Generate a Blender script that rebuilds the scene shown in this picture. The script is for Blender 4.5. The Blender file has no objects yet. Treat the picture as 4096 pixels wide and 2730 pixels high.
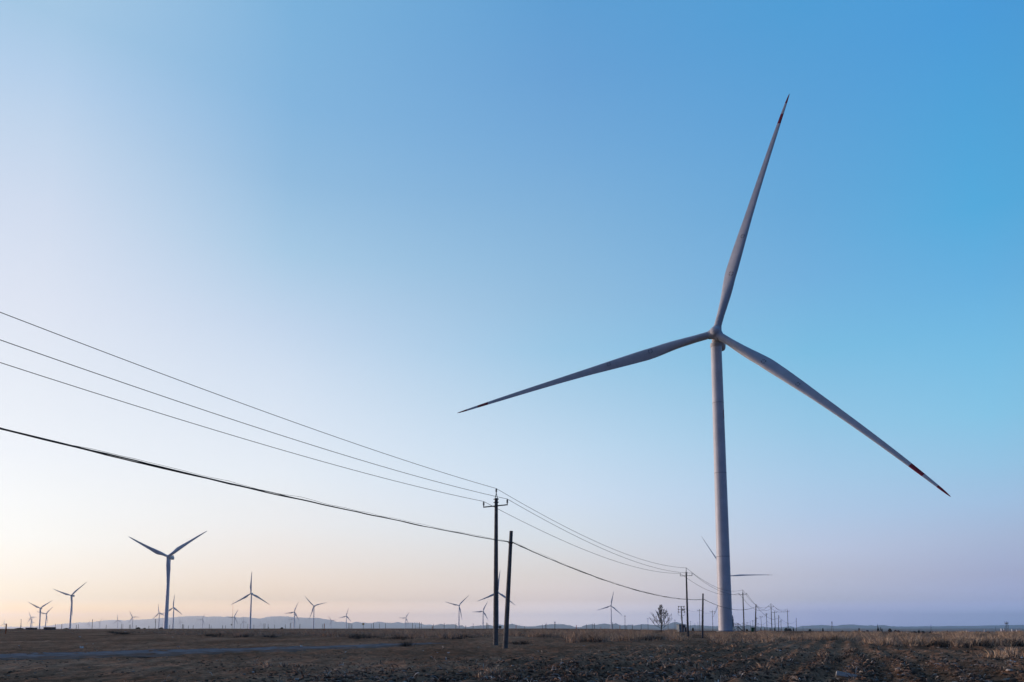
import bpy, math, random
import numpy as np
from mathutils import Matrix, Vector

S = bpy.context.scene
COL = S.collection
R = math.radians
rng = np.random.default_rng(11)
random.seed(5)

# ------------------------------------------------------------------ camera
F, PITCH, HZ, CX, CH = 3000.0, R(6.7), 2508.0, 2048.0, 1.4      # photo pixels (4096 wide), horizon row
cam_d = bpy.data.cameras.new('camera')
cam = bpy.data.objects.new('camera', cam_d)
COL.objects.link(cam)
cam_d.sensor_width = 36.0
cam_d.lens = F / 4096 * 36
cam_d.shift_y = (HZ - F * math.tan(PITCH) - 1365) / 4096
cam_d.clip_start, cam_d.clip_end = 0.2, 200000
cam.location = (0, 0, CH)
cam.rotation_euler = (R(90) + PITCH, 0, 0)
S.camera = cam
CY = HZ - F * math.tan(PITCH)

def pt(u, v, Y):
    """world point seen at photo pixel (u, v) at depth Y (metres north of the camera)"""
    d = np.array([(u - CX) / F, math.cos(PITCH) - math.sin(PITCH) * (CY - v) / F,
                  math.sin(PITCH) + math.cos(PITCH) * (CY - v) / F])
    p = d * (Y / d[1])
    return Vector((p[0], p[1], p[2] + CH))

# ------------------------------------------------------------------ render / exposure
S.view_settings.view_transform = 'Standard'
S.view_settings.look = 'None'
S.view_settings.exposure = 0.0
S.view_settings.gamma = 1.0
S.cycles.use_denoising = True
S.cycles.denoising_prefilter = 'ACCURATE'
S.cycles.denoising_input_passes = 'RGB_ALBEDO_NORMAL'
S.cycles.max_bounces = 6
S.cycles.volume_bounces = 0
S.render.film_transparent = False

# ------------------------------------------------------------------ sky
SUN_AZ, SUN_EL = R(-66), R(2.0)
world = bpy.data.worlds.new('World')
S.world = world
world.use_nodes = True
wn = world.node_tree
bg = wn.nodes['Background']
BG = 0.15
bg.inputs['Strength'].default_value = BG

def lin(c):
    c = np.asarray(c, float) / 255
    return np.where(c <= .04045, c / 12.92, ((c + .055) / 1.055) ** 2.4)

def node(t, **kw):
    n = wn.nodes.new(t)
    for k, v in kw.items():
        setattr(n, k, v)
    return n

def math_n(op, a, b=None, clamp=False):
    n = node('ShaderNodeMath', operation=op, use_clamp=clamp)
    for i, v in enumerate((a, b)):
        if v is None:
            continue
        if isinstance(v, (int, float)):
            n.inputs[i].default_value = v
        else:
            wn.links.new(v, n.inputs[i])
    return n.outputs[0]

tc = node('ShaderNodeTexCoord')
sep = node('ShaderNodeSeparateXYZ')
wn.links.new(tc.outputs['Generated'], sep.inputs[0])
el = math_n('ARCSINE', sep.outputs['Z'])
az = math_n('ARCTAN2', sep.outputs['X'], sep.outputs['Y'])
EL_MAX = R(46)
el_f = math_n('DIVIDE', el, EL_MAX, True)

def elev(x, y):
    d = np.array([(x - CX) / F, math.cos(PITCH) - math.sin(PITCH) * (CY - y) / F,
                  math.sin(PITCH) + math.cos(PITCH) * (CY - y) / F])
    d /= np.linalg.norm(d)
    return math.asin(d[2])

# colours of the dusk sky along five vertical lines of sight: photo column, then (row, colour)
SKY = [
    (80, [(0, 164.0, 200.1, 229.8), (250, 178.9, 207.2, 235.6), (500, 193.9, 214.4, 237.4), (800, 208.8, 221.2, 240.2), (1200, 223.3, 230.4, 244.2), (1500, 232.0, 238.5, 247.9), (1800, 243.1, 247.8, 253.2), (2000, 253.3, 255.3, 254.3), (2150, 259.7, 258.8, 251.8), (2300, 266.8, 255.5, 234.3), (2400, 280.0, 256.0, 208.0), (2470, 367.7, 280.1, 38.7), (2508, 393.8, 310.6, 65.6)]),
    (1100, [(0, 123.3, 178.5, 221.0), (400, 131.6, 181.8, 222.9), (700, 145.8, 189.0, 224.4), (1000, 168.1, 203.5, 231.2), (1300, 197.0, 216.9, 239.4), (1500, 213.3, 227.6, 244.6), (1700, 226.3, 236.3, 248.8), (1900, 237.5, 244.3, 251.3), (2100, 247.6, 246.8, 245.7), (2250, 255.6, 243.6, 231.8), (2400, 271.1, 241.3, 206.9), (2470, 370.6, 306.5, 239.8), (2508, 394.7, 326.9, 284.3)]),
    (2260, [(0, 95.5, 159.4, 212.8), (300, 104.6, 162.9, 214.9), (600, 116.8, 171.5, 218.3), (900, 132.6, 181.6, 221.0), (1200, 147.9, 192.1, 225.6), (1400, 156.5, 201.8, 232.2), (1600, 178.0, 212.3, 237.4), (1800, 198.7, 223.5, 244.2), (2000, 215.7, 230.9, 247.5), (2150, 225.8, 233.0, 239.5), (2300, 238.6, 229.9, 223.6), (2400, 254.7, 235.6, 227.9), (2480, 323.4, 306.2, 312.6), (2508, 323.4, 306.2, 312.6)]),
    (3280, [(0, 81.2, 158.5, 214.9), (400, 92.3, 162.6, 217.1), (800, 103.3, 169.8, 219.1), (1100, 116.1, 178.5, 224.0), (1400, 125.9, 192.8, 229.3), (1700, 153.8, 203.7, 234.6), (1900, 173.1, 209.0, 237.9), (2050, 185.7, 210.4, 238.2), (2200, 201.2, 210.8, 234.3), (2300, 204.2, 206.1, 224.5), (2400, 208.5, 208.7, 229.6), (2480, 237.5, 241.3, 306.2), (2508, 234.8, 239.5, 306.2)]),
    (4010, [(0, 75.4, 156.9, 218.0), (400, 80.4, 164.2, 219.0), (800, 85.8, 172.4, 222.9), (1100, 103.4, 179.1, 226.9), (1400, 120.7, 192.6, 232.0), (1650, 136.9, 201.1, 234.7), (1850, 154.4, 202.6, 234.6), (2000, 168.9, 201.1, 233.6), (2150, 178.9, 194.7, 224.4), (2300, 181.7, 188.1, 220.0), (2400, 191.1, 199.4, 240.3), (2480, 226.9, 246.0, 314.0), (2508, 224.3, 244.4, 314.0)]),
]
AZ = [math.atan((x - CX) / F) for x, _ in SKY]

def ramp(stops):
    r = node('ShaderNodeValToRGB')
    wn.links.new(el_f, r.inputs[0])
    e = r.color_ramp.elements
    stops = sorted(stops)
    e[0].position, e[1].position = stops[0][0], stops[-1][0]
    e[0].color = (*stops[0][1], 1)
    e[1].color = (*stops[-1][1], 1)
    for p, c in stops[1:-1]:
        k = e.new(p)
        k.color = (*c, 1)
    return r.outputs[0]

ramps = []
for x, st in SKY:
    ramps.append(ramp([(elev(x, y) / EL_MAX, lin((a, b, c))) for y, a, b, c in st]))
# beyond the picture: the sunset glow on the left, the dim dusk behind the camera
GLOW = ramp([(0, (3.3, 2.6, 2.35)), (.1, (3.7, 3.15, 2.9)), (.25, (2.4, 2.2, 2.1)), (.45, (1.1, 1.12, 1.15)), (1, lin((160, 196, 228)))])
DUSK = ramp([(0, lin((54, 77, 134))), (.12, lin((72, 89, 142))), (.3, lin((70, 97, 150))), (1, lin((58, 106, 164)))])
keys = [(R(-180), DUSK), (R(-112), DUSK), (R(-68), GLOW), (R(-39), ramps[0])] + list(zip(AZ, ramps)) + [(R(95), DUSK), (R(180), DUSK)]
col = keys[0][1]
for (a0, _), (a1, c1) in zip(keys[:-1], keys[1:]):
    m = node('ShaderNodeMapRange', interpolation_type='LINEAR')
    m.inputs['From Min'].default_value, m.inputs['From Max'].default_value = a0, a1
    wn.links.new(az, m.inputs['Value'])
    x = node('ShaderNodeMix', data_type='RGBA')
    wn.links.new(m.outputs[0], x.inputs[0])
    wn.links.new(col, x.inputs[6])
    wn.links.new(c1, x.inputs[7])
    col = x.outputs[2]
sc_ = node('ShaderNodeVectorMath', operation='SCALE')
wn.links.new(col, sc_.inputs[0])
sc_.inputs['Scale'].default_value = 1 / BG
nish = node('ShaderNodeTexSky', sky_type='NISHITA')
nish.sun_disc = False
nish.sun_elevation, nish.sun_rotation = SUN_EL, SUN_AZ
nish.air_density, nish.dust_density, nish.ozone_density = 1.2, 1.0, 2.0
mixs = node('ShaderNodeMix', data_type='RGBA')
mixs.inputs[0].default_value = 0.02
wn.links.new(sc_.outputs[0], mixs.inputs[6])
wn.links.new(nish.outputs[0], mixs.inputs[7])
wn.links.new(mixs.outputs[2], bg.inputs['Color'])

# ------------------------------------------------------------------ sun, just above the horizon on the left
sl = bpy.data.lights.new('sun', 'SUN')
sl.energy, sl.angle, sl.color = 4.2, R(3), (1.0, 0.75, 0.64)
sun = bpy.data.objects.new('sun', sl)
COL.objects.link(sun)
sd = Vector((math.sin(SUN_AZ) * math.cos(SUN_EL), math.cos(SUN_AZ) * math.cos(SUN_EL), math.sin(SUN_EL)))
sun.rotation_euler = sd.to_track_quat('Z', 'Y').to_euler()

# ------------------------------------------------------------------ materials
def mat(name, col, rough=.8, var=.0, scale=1.0, spec=.3, bump=0.0, metal=0.0, detail=4, col2=None):
    m = bpy.data.materials.new(name)
    m.use_nodes = True
    nt = m.node_tree
    b = nt.nodes['Principled BSDF']
    b.inputs['Roughness'].default_value = rough
    b.inputs['Metallic'].default_value = metal
    b.inputs['Specular IOR Level'].default_value = spec
    b.inputs['Base Color'].default_value = (*col, 1)
    if var or col2:
        t = nt.nodes.new('ShaderNodeTexCoord')
        n = nt.nodes.new('ShaderNodeTexNoise')
        n.inputs['Scale'].default_value = scale
        n.inputs['Detail'].default_value = detail
        n.inputs['Roughness'].default_value = .65
        nt.links.new(t.outputs['Object'], n.inputs['Vector'])
        r = nt.nodes.new('ShaderNodeValToRGB')
        c = np.array(col)
        d = np.array(col2) if col2 else c * (1 + var)
        r.color_ramp.elements[0].position, r.color_ramp.elements[1].position = .32, .68
        r.color_ramp.elements[0].color = (*(c if col2 else c * (1 - var)), 1)
        r.color_ramp.elements[1].color = (*d, 1)
        nt.links.new(n.outputs['Fac'], r.inputs[0])
        nt.links.new(r.outputs[0], b.inputs['Base Color'])
        if bump:
            bp = nt.nodes.new('ShaderNodeBump')
            bp.inputs['Strength'].default_value = bump
            bp.inputs['Distance'].default_value = .05
            nt.links.new(n.outputs['Fac'], bp.inputs['Height'])
            nt.links.new(bp.outputs[0], b.inputs['Normal'])
    return m

M = dict(
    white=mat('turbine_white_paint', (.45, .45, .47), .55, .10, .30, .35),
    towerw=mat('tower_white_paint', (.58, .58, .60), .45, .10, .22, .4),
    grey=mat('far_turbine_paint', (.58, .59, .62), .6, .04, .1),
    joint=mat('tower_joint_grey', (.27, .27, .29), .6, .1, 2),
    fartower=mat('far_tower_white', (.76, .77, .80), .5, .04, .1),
    red=mat('signal_red_paint', (.25, .014, .022), .5, .1, .6),
    black=mat('marking_black', (.02, .02, .025), .6, .1, 2),
    steel=mat('galvanised_steel', (.16, .17, .19), .45, .15, 6, .5, 0, .4),
    darksteel=mat('dark_steel', (.05, .052, .06), .5, .15, 6, .4),
    conc=mat('weathered_concrete', (.15, .14, .125), .9, .3, 3, .2, .3),
    conc2=mat('pale_concrete', (.34, .33, .30), .9, .2, 5, .2, .3),
    farpole=mat('far_pole_concrete', (.075, .075, .08), .9, .2, .8),
    porc=mat('insulator_glaze', (.05, .035, .035), .3, .2, 9, .5),
    wire=mat('aluminium_wire', (.045, .047, .055), .6, .15, 3, .3),
    rubber=mat('cable_sheath', (.014, .015, .019), .6, .25, 4, .3),
    orange=mat('orange_post_paint', (.50, .13, .035), .7, .25, 3),
    redpost=mat('red_post_paint', (.36, .05, .035), .7, .25, 3),
    yellow=mat('yellow_sign_paint', (.42, .25, .05), .7, .2, 3),
    cream=mat('cream_post_paint', (.50, .42, .30), .7, .2, 3),
    kiosk=mat('kiosk_grey_green_paint', (.19, .24, .26), .6, .12, 1.2),
    roofd=mat('dark_roof_sheet', (.06, .065, .075), .6, .2, 2),
    roofw=mat('pale_roof_sheet', (.42, .47, .55), .5, .15, 2),
    wallw=mat('whitewashed_wall', (.62, .60, .58), .85, .12, 1),
    walld=mat('mud_brick_wall', (.10, .085, .075), .95, .25, 2),
    green=mat('green_cabinet_paint', (.025, .11, .05), .6, .2, 3),
    bark=mat('dry_bark', (.030, .024, .021), .95, .3, 8),
    leafd=mat('dark_evergreen_leaves', (.035, .042, .038), .9, .4, 2),
    leafb=mat('dry_brown_leaves', (.07, .055, .042), .9, .4, 3),
    litter=mat('pale_litter', (.62, .58, .54), .8, .15, 12),
    slab=mat('slab_concrete', (.44, .42, .37), .85, .2, 14, .2, .25, col2=(.30, .29, .27)),
    hillb=mat('haze_blued_hill_rock', (.055, .056, .062), .95, .25, .0006),  # same hills, base colour darkened and blued to imitate blue haze
    hill=mat('haze_paled_hill_rock', (.38, .36, .37), .95, .25, .0006),  # left range: base colour lightened to stand in for brighter haze
)

# ------------------------------------------------------------------ mesh helpers
def link(name, me, parent=None):
    o = bpy.data.objects.new(name, me)
    COL.objects.link(o)
    if parent is not None:
        o.parent = parent
    return o

def np_mesh(name, V, faces_quads=None, faces_tris=None, mats=(), smooth=False, mi=None):
    me = bpy.data.meshes.new(name)
    V = np.asarray(V, np.float32)
    loops, starts, tot = [], [], 0
    if faces_quads is not None and len(faces_quads):
        q = np.asarray(faces_quads, np.int32)
        loops.append(q.ravel()); starts.append(np.arange(len(q)) * 4); tot = q.size
    if faces_tris is not None and len(faces_tris):
        t = np.asarray(faces_tris, np.int32)
        loops.append(t.ravel()); starts.append(tot + np.arange(len(t)) * 3)
    loops, starts = np.concatenate(loops), np.concatenate(starts)
    me.vertices.add(len(V)); me.vertices.foreach_set('co', V.ravel())
    me.loops.add(len(loops)); me.loops.foreach_set('vertex_index', loops.astype(np.int32))
    me.polygons.add(len(starts)); me.polygons.foreach_set('loop_start', starts.astype(np.int32))
    me.update(calc_edges=True)
    for m in mats:
        me.materials.append(m)
    if mi is not None:
        me.polygons.foreach_set('material_index', np.asarray(mi, np.int32))
    if smooth:
        me.polygons.foreach_set('use_smooth', np.ones(len(starts), bool))
    me.validate()
    me.update()
    return me

class MB:
    """collects tubes, boxes and lathed shapes for ONE mesh"""
    def __init__(s): s.V, s.F, s.I = [], [], []
    def add(s, V, Fc, i=0):
        o = len(s.V)
        s.V += [tuple(v) for v in V]
        s.F += [tuple(o + k for k in f) for f in Fc]
        s.I += [i] * len(Fc)
    def tube(s, pts, rad, n=8, i=0, caps=True):
        pts = [Vector(p) for p in pts]
        if not hasattr(rad, '__len__'): rad = [rad] * len(pts)
        V, Fc = [], []
        ref = None
        for k, p in enumerate(pts):
            t = (pts[min(k + 1, len(pts) - 1)] - pts[max(k - 1, 0)]).normalized()
            if ref is None:
                ref = Vector((1, 0, 0)) if abs(t.x) < .8 else Vector((0, 1, 0))
            a = (ref - t * ref.dot(t)).normalized(); ref = a
            b = t.cross(a)
            for j in range(n):
                w = 2 * math.pi * j / n
                V.append(p + (a * math.cos(w) + b * math.sin(w)) * rad[k])
        for k in range(len(pts) - 1):
            for j in range(n):
                Fc.append((k * n + j, k * n + (j + 1) % n, (k + 1) * n + (j + 1) % n, (k + 1) * n + j))
        if caps:
            Fc.append(tuple(range(n - 1, -1, -1)))
            Fc.append(tuple((len(pts) - 1) * n + j for j in range(n)))
        s.add(V, Fc, i)
        return s
    def box(s, c, d, rot=None, i=0, taper=1.0):
        V = []
        for z in (-.5, .5):
            f = taper if z > 0 else 1
            for x, y in ((-.5, -.5), (.5, -.5), (.5, .5), (-.5, .5)):
                v = Vector((x * d[0] * f, y * d[1] * f, z * d[2]))
                if rot is not None: v = rot @ v
                V.append(v + Vector(c))
        s.add(V, [(3, 2, 1, 0), (4, 5, 6, 7), (0, 1, 5, 4), (1, 2, 6, 5), (2, 3, 7, 6), (3, 0, 4, 7)], i)
        return s
    def ball(s, c, r, i=0, n=10, m=7, jit=0.0):
        r = Vector(r) if hasattr(r, '__len__') else Vector((r, r, r))
        V, Fc = [], []
        for a in range(m + 1):
            t = math.pi * a / m
            for b in range(n):
                p = 2 * math.pi * b / n
                j = 1 + random.uniform(-jit, jit)
                V.append(Vector(c) + Vector((r.x * math.sin(t) * math.cos(p), r.y * math.sin(t) * math.sin(p), r.z * math.cos(t))) * j)
        for a in range(m):
            for b in range(n):
                Fc.append((a * n + b, (a + 1) * n + b, (a + 1) * n + (b + 1) % n, a * n + (b + 1) % n))
        s.add(V, Fc, i)
        return s
    def mesh(s, name, mats, smooth=True, angle=40):
        me = bpy.data.meshes.new(name)
        me.from_pydata(s.V, [], s.F)
        for m in (mats if isinstance(mats, (list, tuple)) else [mats]):
            me.materials.append(m)
        me.polygons.foreach_set('material_index', s.I)
        if smooth:
            me.polygons.foreach_set('use_smooth', [True] * len(s.F))
        me.validate()
        me.update()
        if smooth:
            try: me.set_sharp_from_angle(angle=R(angle))
            except Exception: pass
        return me
    def obj(s, name, mats, parent=None, smooth=True, angle=40):
        return link(name, s.mesh(name, mats, smooth, angle), parent)

def tag(o, label=None, cat=None, group=None, kind=None):
    if label: o['label'] = label
    if cat: o['category'] = cat
    if group: o['group'] = group
    if kind: o['kind'] = kind
    return o

def thing(name, loc, label, cat, group=None, rz=0.0):
    o = bpy.data.objects.new(name, None)
    COL.objects.link(o)
    o.empty_display_size = .3
    o.location = loc
    o.rotation_euler = (0, 0, rz)
    return tag(o, label, cat, group)

def copy_thing(src, loc, label, group=None, rz=0.0):
    """a copy of a thing, its parts and their sub-parts"""
    r = src.copy(); COL.objects.link(r)
    r.location = loc; r.rotation_euler = (0, 0, rz)
    r['label'] = label
    if group: r['group'] = group
    for ch in list(src.children):
        c = ch.copy(); COL.objects.link(c); c.parent = r
        for g in list(ch.children):
            d = g.copy(); COL.objects.link(d); d.parent = c
    return r

# ------------------------------------------------------------------ noise and terrain
def _h(ix, iy, s):
    n = (ix.astype(np.int64) * 374761393 + iy.astype(np.int64) * 668265263 + s * 1442695041) & 0x7fffffff
    n = ((n ^ (n >> 13)) * 1274126177) & 0x7fffffff
    return ((n ^ (n >> 16)) & 0xffff) / 65535.0

def vnoise(x, y, s=0):
    ix, iy = np.floor(x), np.floor(y)
    fx, fy = x - ix, y - iy
    fx, fy = fx * fx * (3 - 2 * fx), fy * fy * (3 - 2 * fy)
    a, b, c, d = _h(ix, iy, s), _h(ix + 1, iy, s), _h(ix, iy + 1, s), _h(ix + 1, iy + 1, s)
    return (a * (1 - fx) + b * fx) * (1 - fy) + (c * (1 - fx) + d * fx) * fy - .5

def fbm(x, y, o=4, s=0):
    t, a = 0, 1.0
    for k in range(o):
        t = t + a * vnoise(x * 2 ** k, y * 2 ** k, s + k * 17)
        a *= .5
    return t

def sstep(a, b, x):
    t = np.clip((x - a) / (b - a), 0, 1)
    return t * t * (3 - 2 * t)

def macro(x, y):
    x, y = np.asarray(x, float), np.asarray(y, float)
    r = np.hypot(x, y)
    a = np.degrees(np.arctan2(x, y))
    re = 560 - 290 * sstep(4, 13, a) - 85 * sstep(18, 27, a)
    z = -5.5 * sstep(0, 1, (r - re) / 380)
    z = z - .0048 * np.clip(r - 900, 0, 8200)
    side = sstep(2, 9, a)
    z = z - .45 * side * np.exp(-((r - 128) / 38) ** 2)
    z = z + .10 * fbm(x / 22, y / 22, 3, 3) * sstep(12, 60, r) * (1 - sstep(400, 700, r)) * 1.2
    z = z + .22 * np.clip(fbm(x / 30, y / 30, 3, 13), -.2, 1) * sstep(250, 420, r) * (1 - sstep(620, 800, r)) * (1 - side)
    z = z + np.clip(r - 900, 0, 9000) * .0006 * fbm(x / 900, y / 900, 3, 9)
    return z

LDIR = np.array([math.sin(R(23.7)), math.cos(R(23.7))])          # pole line, furrows and track run this way
LPER = np.array([LDIR[1], -LDIR[0]])
TRACK = np.array([(-95, -120), (-62, -48), (-38.5, 5), (-25.6, 31.5), (-16.2, 46.5), (-9.0, 61.5), (-6.0, 67)], float)

def track_dist(x, y):
    d = np.full(np.shape(x), 1e9)
    for p, q in zip(TRACK[:-1], TRACK[1:]):
        v = q - p
        t = np.clip(((x - p[0]) * v[0] + (y - p[1]) * v[1]) / (v @ v), 0, 1)
        d = np.minimum(d, np.hypot(x - p[0] - t * v[0], y - p[1] - t * v[1]))
    return d

def plough(x, y):
    """1 on the ploughed field, 0 on the bare ground round the track"""
    w = x * LPER[0] + y * LPER[1]
    return sstep(-18, -8, w + 3 * fbm(x / 9, y / 9, 2, 5)) * sstep(2.2, 4.5, track_dist(x, y))

def micro(x, y):
    r = np.hypot(x, y)
    w, l = x * LPER[0] + y * LPER[1], x * LDIR[0] + y * LDIR[1]
    p = plough(x, y)
    fur = np.sin(2 * math.pi * (w + .5 * fbm(x / 5, y / 5, 2, 21)) / 1.35) * .10 * (.35 + np.clip(fbm(x / 7, y / 7, 2, 31) + .6, 0, 1.2))
    n1 = fbm(x / .9, y / .9, 4, 41)
    n2 = np.abs(fbm(w / 1.6, l / 2.6, 3, 51))
    z = p * (fur + .12 * n1 + .10 * n2) + (1 - p) * (.085 * n1 + .06 * fbm(x / 3, y / 3, 3, 61) + .08 * n2)
    z = z * sstep(.8, 2.6, track_dist(x, y)) 
    return z * (1 - sstep(120, 260, r))

def gz(x, y):
    return float(macro(x, y) + micro(np.asarray(x, float), np.asarray(y, float)))

a_f = np.radians(np.concatenate([np.arange(-180, -40, 4.0), np.arange(-40, 40, .095), np.arange(40, 180, 4.0)]))
rr = [.6, 2, 4, 6, 8, 10, 12, 14]
r_ = 15.5
while r_ < 70:
    rr.append(r_); r_ += max(.09, r_ * r_ / 4200 * 1.1)
while r_ < 620:
    rr.append(r_); r_ += max(1.2, r_ * .02)
while r_ < 36500:
    rr.append(r_); r_ *= 1.06
rr = np.array(rr)
RR, AA = np.meshgrid(rr, a_f, indexing='ij')
GX, GY = RR * np.sin(AA), RR * np.cos(AA)
GZ = macro(GX, GY) + micro(GX, GY)
nr, na = RR.shape
V = np.stack([GX, GY, GZ], -1).reshape(-1, 3)
i0, j0 = np.meshgrid(np.arange(nr - 1), np.arange(na), indexing='ij')
j1 = (j0 + 1) % na
Q = np.stack([i0 * na + j0, i0 * na + j1, (i0 + 1) * na + j1, (i0 + 1) * na + j0], -1).reshape(-1, 4)[:, ::-1]
V = np.vstack([V, [[0, 0, 0]]])
c_i = len(V) - 1
T = np.stack([np.full(na, c_i), (np.arange(na) + 1) % na, np.arange(na)], -1)[:, ::-1]

def soil_material():
    m = bpy.data.materials.new('dark_field_soil')
    m.use_nodes = True
    nt = m.node_tree
    b = nt.nodes['Principled BSDF']
    b.inputs['Roughness'].default_value = .95
    b.inputs['Specular IOR Level'].default_value = 0
    g = nt.nodes.new('ShaderNodeNewGeometry')
    def noise(sc, det, rough=.6, stretch=None):
        n = nt.nodes.new('ShaderNodeTexNoise')
        n.inputs['Scale'].default_value = sc
        n.inputs['Detail'].default_value = det
        n.inputs['Roughness'].default_value = rough
        if stretch:
            mp = nt.nodes.new('ShaderNodeMapping')
            mp.inputs['Rotation'].default_value = (0, 0, R(23.7))
            mp.inputs['Scale'].default_value = stretch
            nt.links.new(g.outputs['Position'], mp.inputs[0])
            nt.links.new(mp.outputs[0], n.inputs['Vector'])
        else:
            nt.links.new(g.outputs['Position'], n.inputs['Vector'])
        return n.outputs['Fac']
    def rmp(fac, st):
        r = nt.nodes.new('ShaderNodeValToRGB')
        e = r.color_ramp.elements
        e[0].position, e[0].color = st[0][0], (*st[0][1], 1)
        e[1].position, e[1].color = st[-1][0], (*st[-1][1], 1)
        for p, c in st[1:-1]:
            k = e.new(p); k.color = (*c, 1)
        nt.links.new(fac, r.inputs[0])
        return r.outputs[0]
    big = rmp(noise(.12, 5, .6, (1, .35, 1)), [(.30, (.128, .068, .042)), (.46, (.205, .111, .069)), (.56, (.256, .141, .088)), (.70, (.36, .207, .135))])
    fine = rmp(noise(5.5, 6, .7), [(.25, (.45, .45, .46)), (.5, (1, 1, 1)), (.62, (1.35, 1.3, 1.25)), (.74, (2.3, 2.0, 1.7))])
    mid = rmp(noise(1.1, 5, .7, (1.6, .6, 1)), [(.30, (.50, .48, .47)), (.48, (.95, .95, .95)), (.60, (1.25, 1.22, 1.2)), (.72, (1.7, 1.6, 1.5))])
    m0 = nt.nodes.new('ShaderNodeMix'); m0.data_type = 'RGBA'; m0.blend_type = 'MULTIPLY'; m0.inputs[0].default_value = 1
    nt.links.new(big, m0.inputs[6]); nt.links.new(mid, m0.inputs[7])
    big = m0.outputs[2]
    mx = nt.nodes.new('ShaderNodeMix'); mx.data_type = 'RGBA'; mx.blend_type = 'MULTIPLY'
    mx.inputs[0].default_value = 1
    nt.links.new(big, mx.inputs[6]); nt.links.new(fine, mx.inputs[7])
    nt.links.new(mx.outputs[2], b.inputs['Base Color'])
    bp = nt.nodes.new('ShaderNodeBump')
    bp.inputs['Strength'].default_value = .8
    bp.inputs['Distance'].default_value = .06
    nt.links.new(noise(7, 6, .65), bp.inputs['Height'])
    nt.links.new(bp.outputs[0], b.inputs['Normal'])
    return m

M['soil'] = soil_material()
ground = link('ground', np_mesh('ground', V, Q, T, [M['soil']], True))
tag(ground, 'dark bare and ploughed soil reaching to the horizon', kind='structure')

# dirt track: a compacted sheet lying on the ground
pts = []
for p, q in zip(TRACK[:-1], TRACK[1:]):
    n = max(4, int(np.hypot(*(q - p)) / .5))
    pts += [p + (q - p) * k / n for k in range(n)]
pts = np.array(pts)
for _ in range(14):
    pts[1:-1] = (pts[:-2] + pts[1:-1] * 2 + pts[2:]) / 4
dt = np.gradient(pts, axis=0)
dt /= np.linalg.norm(dt, axis=1)[:, None]
pp = np.stack([dt[:, 1], -dt[:, 0]], -1)
nw = 25
wid = 4.3 + .9 * np.array([float(fbm(np.array(k / 9.), np.array(.3), 2, 71)) for k in range(len(pts))])
fade = np.clip((len(pts) - np.arange(len(pts))) / 40, .05, 1)
TV = []
for k in range(nw):
    s = (k / (nw - 1) - .5) * 2
    edge = 2.6 * fbm(pts[:, 0] / 2.5, pts[:, 1] / 2.5, 4, 72 if s > 0 else 75) * (abs(s) > .8)
    xy = pts + pp * (s * (wid + edge) * (.3 + .7 * fade))[:, None]
    z = macro(xy[:, 0], xy[:, 1]) + .03 - .035 * np.exp(-((abs(s) - .45) / .16) ** 2) - .05 * (abs(s) > .95) + .02 * fbm(xy[:, 0] / .5, xy[:, 1] / .5, 3, 73) + .004
    z = np.maximum(z, macro(xy[:, 0], xy[:, 1]) + micro(xy[:, 0], xy[:, 1]) + .006) if abs(s) <= .95 else z
    TV.append(np.column_stack([xy, z]))
TV = np.array(TV)
n = len(pts)
iq, jq = np.meshgrid(np.arange(nw - 1), np.arange(n - 1), indexing='ij')
TQ = np.stack([iq * n + jq, iq * n + jq + 1, (iq + 1) * n + jq + 1, (iq + 1) * n + jq], -1).reshape(-1, 4)
M['track'] = mat('compacted_track_dirt', (.135, .116, .116), .9, .0, .7, 0, .6, col2=(.25, .22, .225), detail=9)
M['verge'] = mat('loose_track_dirt', (.115, .080, .066), .9, .0, .7, 0, .6, col2=(.21, .150, .125), detail=9)
sv = (np.repeat(np.arange(nw - 1), n - 1) + .5) / (nw - 1) * 2 - 1
tmi = ((sv + rng.normal(0, .22, len(sv)) > .15) | (sv + rng.normal(0, .1, len(sv)) < -.9)).astype(int)
track = link('dirt_track', np_mesh('dirt_track', TV.reshape(-1, 3), TQ, None, [M['track'], M['verge']], True, tmi))
tag(track, 'pale compacted dirt track crossing the bare ground', kind='structure')

# ------------------------------------------------------------------ hills: ranges from their skylines (photo pixels), each at its own distance
def hills(name, label, sky, D, depth, base_z, rough, seed, m):
    us = np.arange(sky[0][0], sky[-1][0] + .1, 3.0)
    vs = np.interp(us, [p[0] for p in sky], [p[1] for p in sky])
    vs = vs + rough * fbm(us / 14, us * 0 + seed, 4, seed)
    rows = np.array([-1, -.8, -.62, -.46, -.34, -.22, -.12, -.05, 0, .08, .25, .6, 1.0])
    prof = np.array([0, .07, .17, .30, .44, .62, .80, .94, 1, .93, .7, .3, 0])
    ridge = np.array([pt(u, v, D) for u, v in zip(us, vs)])
    H = np.maximum(ridge[:, 2] - base_z, 2)
    VV = []
    for rw, pf in zip(rows, prof):
        yy = D + rw * depth + depth * .12 * (1 - abs(rw)) * fbm(us / 22, us * 0 + rw * 3, 3, seed + 5) * (abs(rw) > .01)
        spur = 1 + (.7 * fbm(us / 9 + 3 * rw, us * 0 + rw * 2, 4, seed + 9)) * (abs(rw) > .03) * (pf > 0)
        x = ridge[:, 0] / D * yy
        z = base_z - 3 + (H + 3) * np.clip(pf * spur, 0, 1 if rw == 0 else .97)
        # never stand above the ridge as seen along the slope
        VV.append(np.column_stack([x, yy, z]))
    VV = np.array(VV)
    nu, nq = len(us), len(rows)
    i, j = np.meshgrid(np.arange(nq - 1), np.arange(nu - 1), indexing='ij')
    QQ = np.stack([i * nu + j, i * nu + j + 1, (i + 1) * nu + j + 1, (i + 1) * nu + j], -1).reshape(-1, 4)
    o = link(name, np_mesh(name, VV.reshape(-1, 3), QQ, None, [m], True))
    return tag(o, label, kind='structure')

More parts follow.
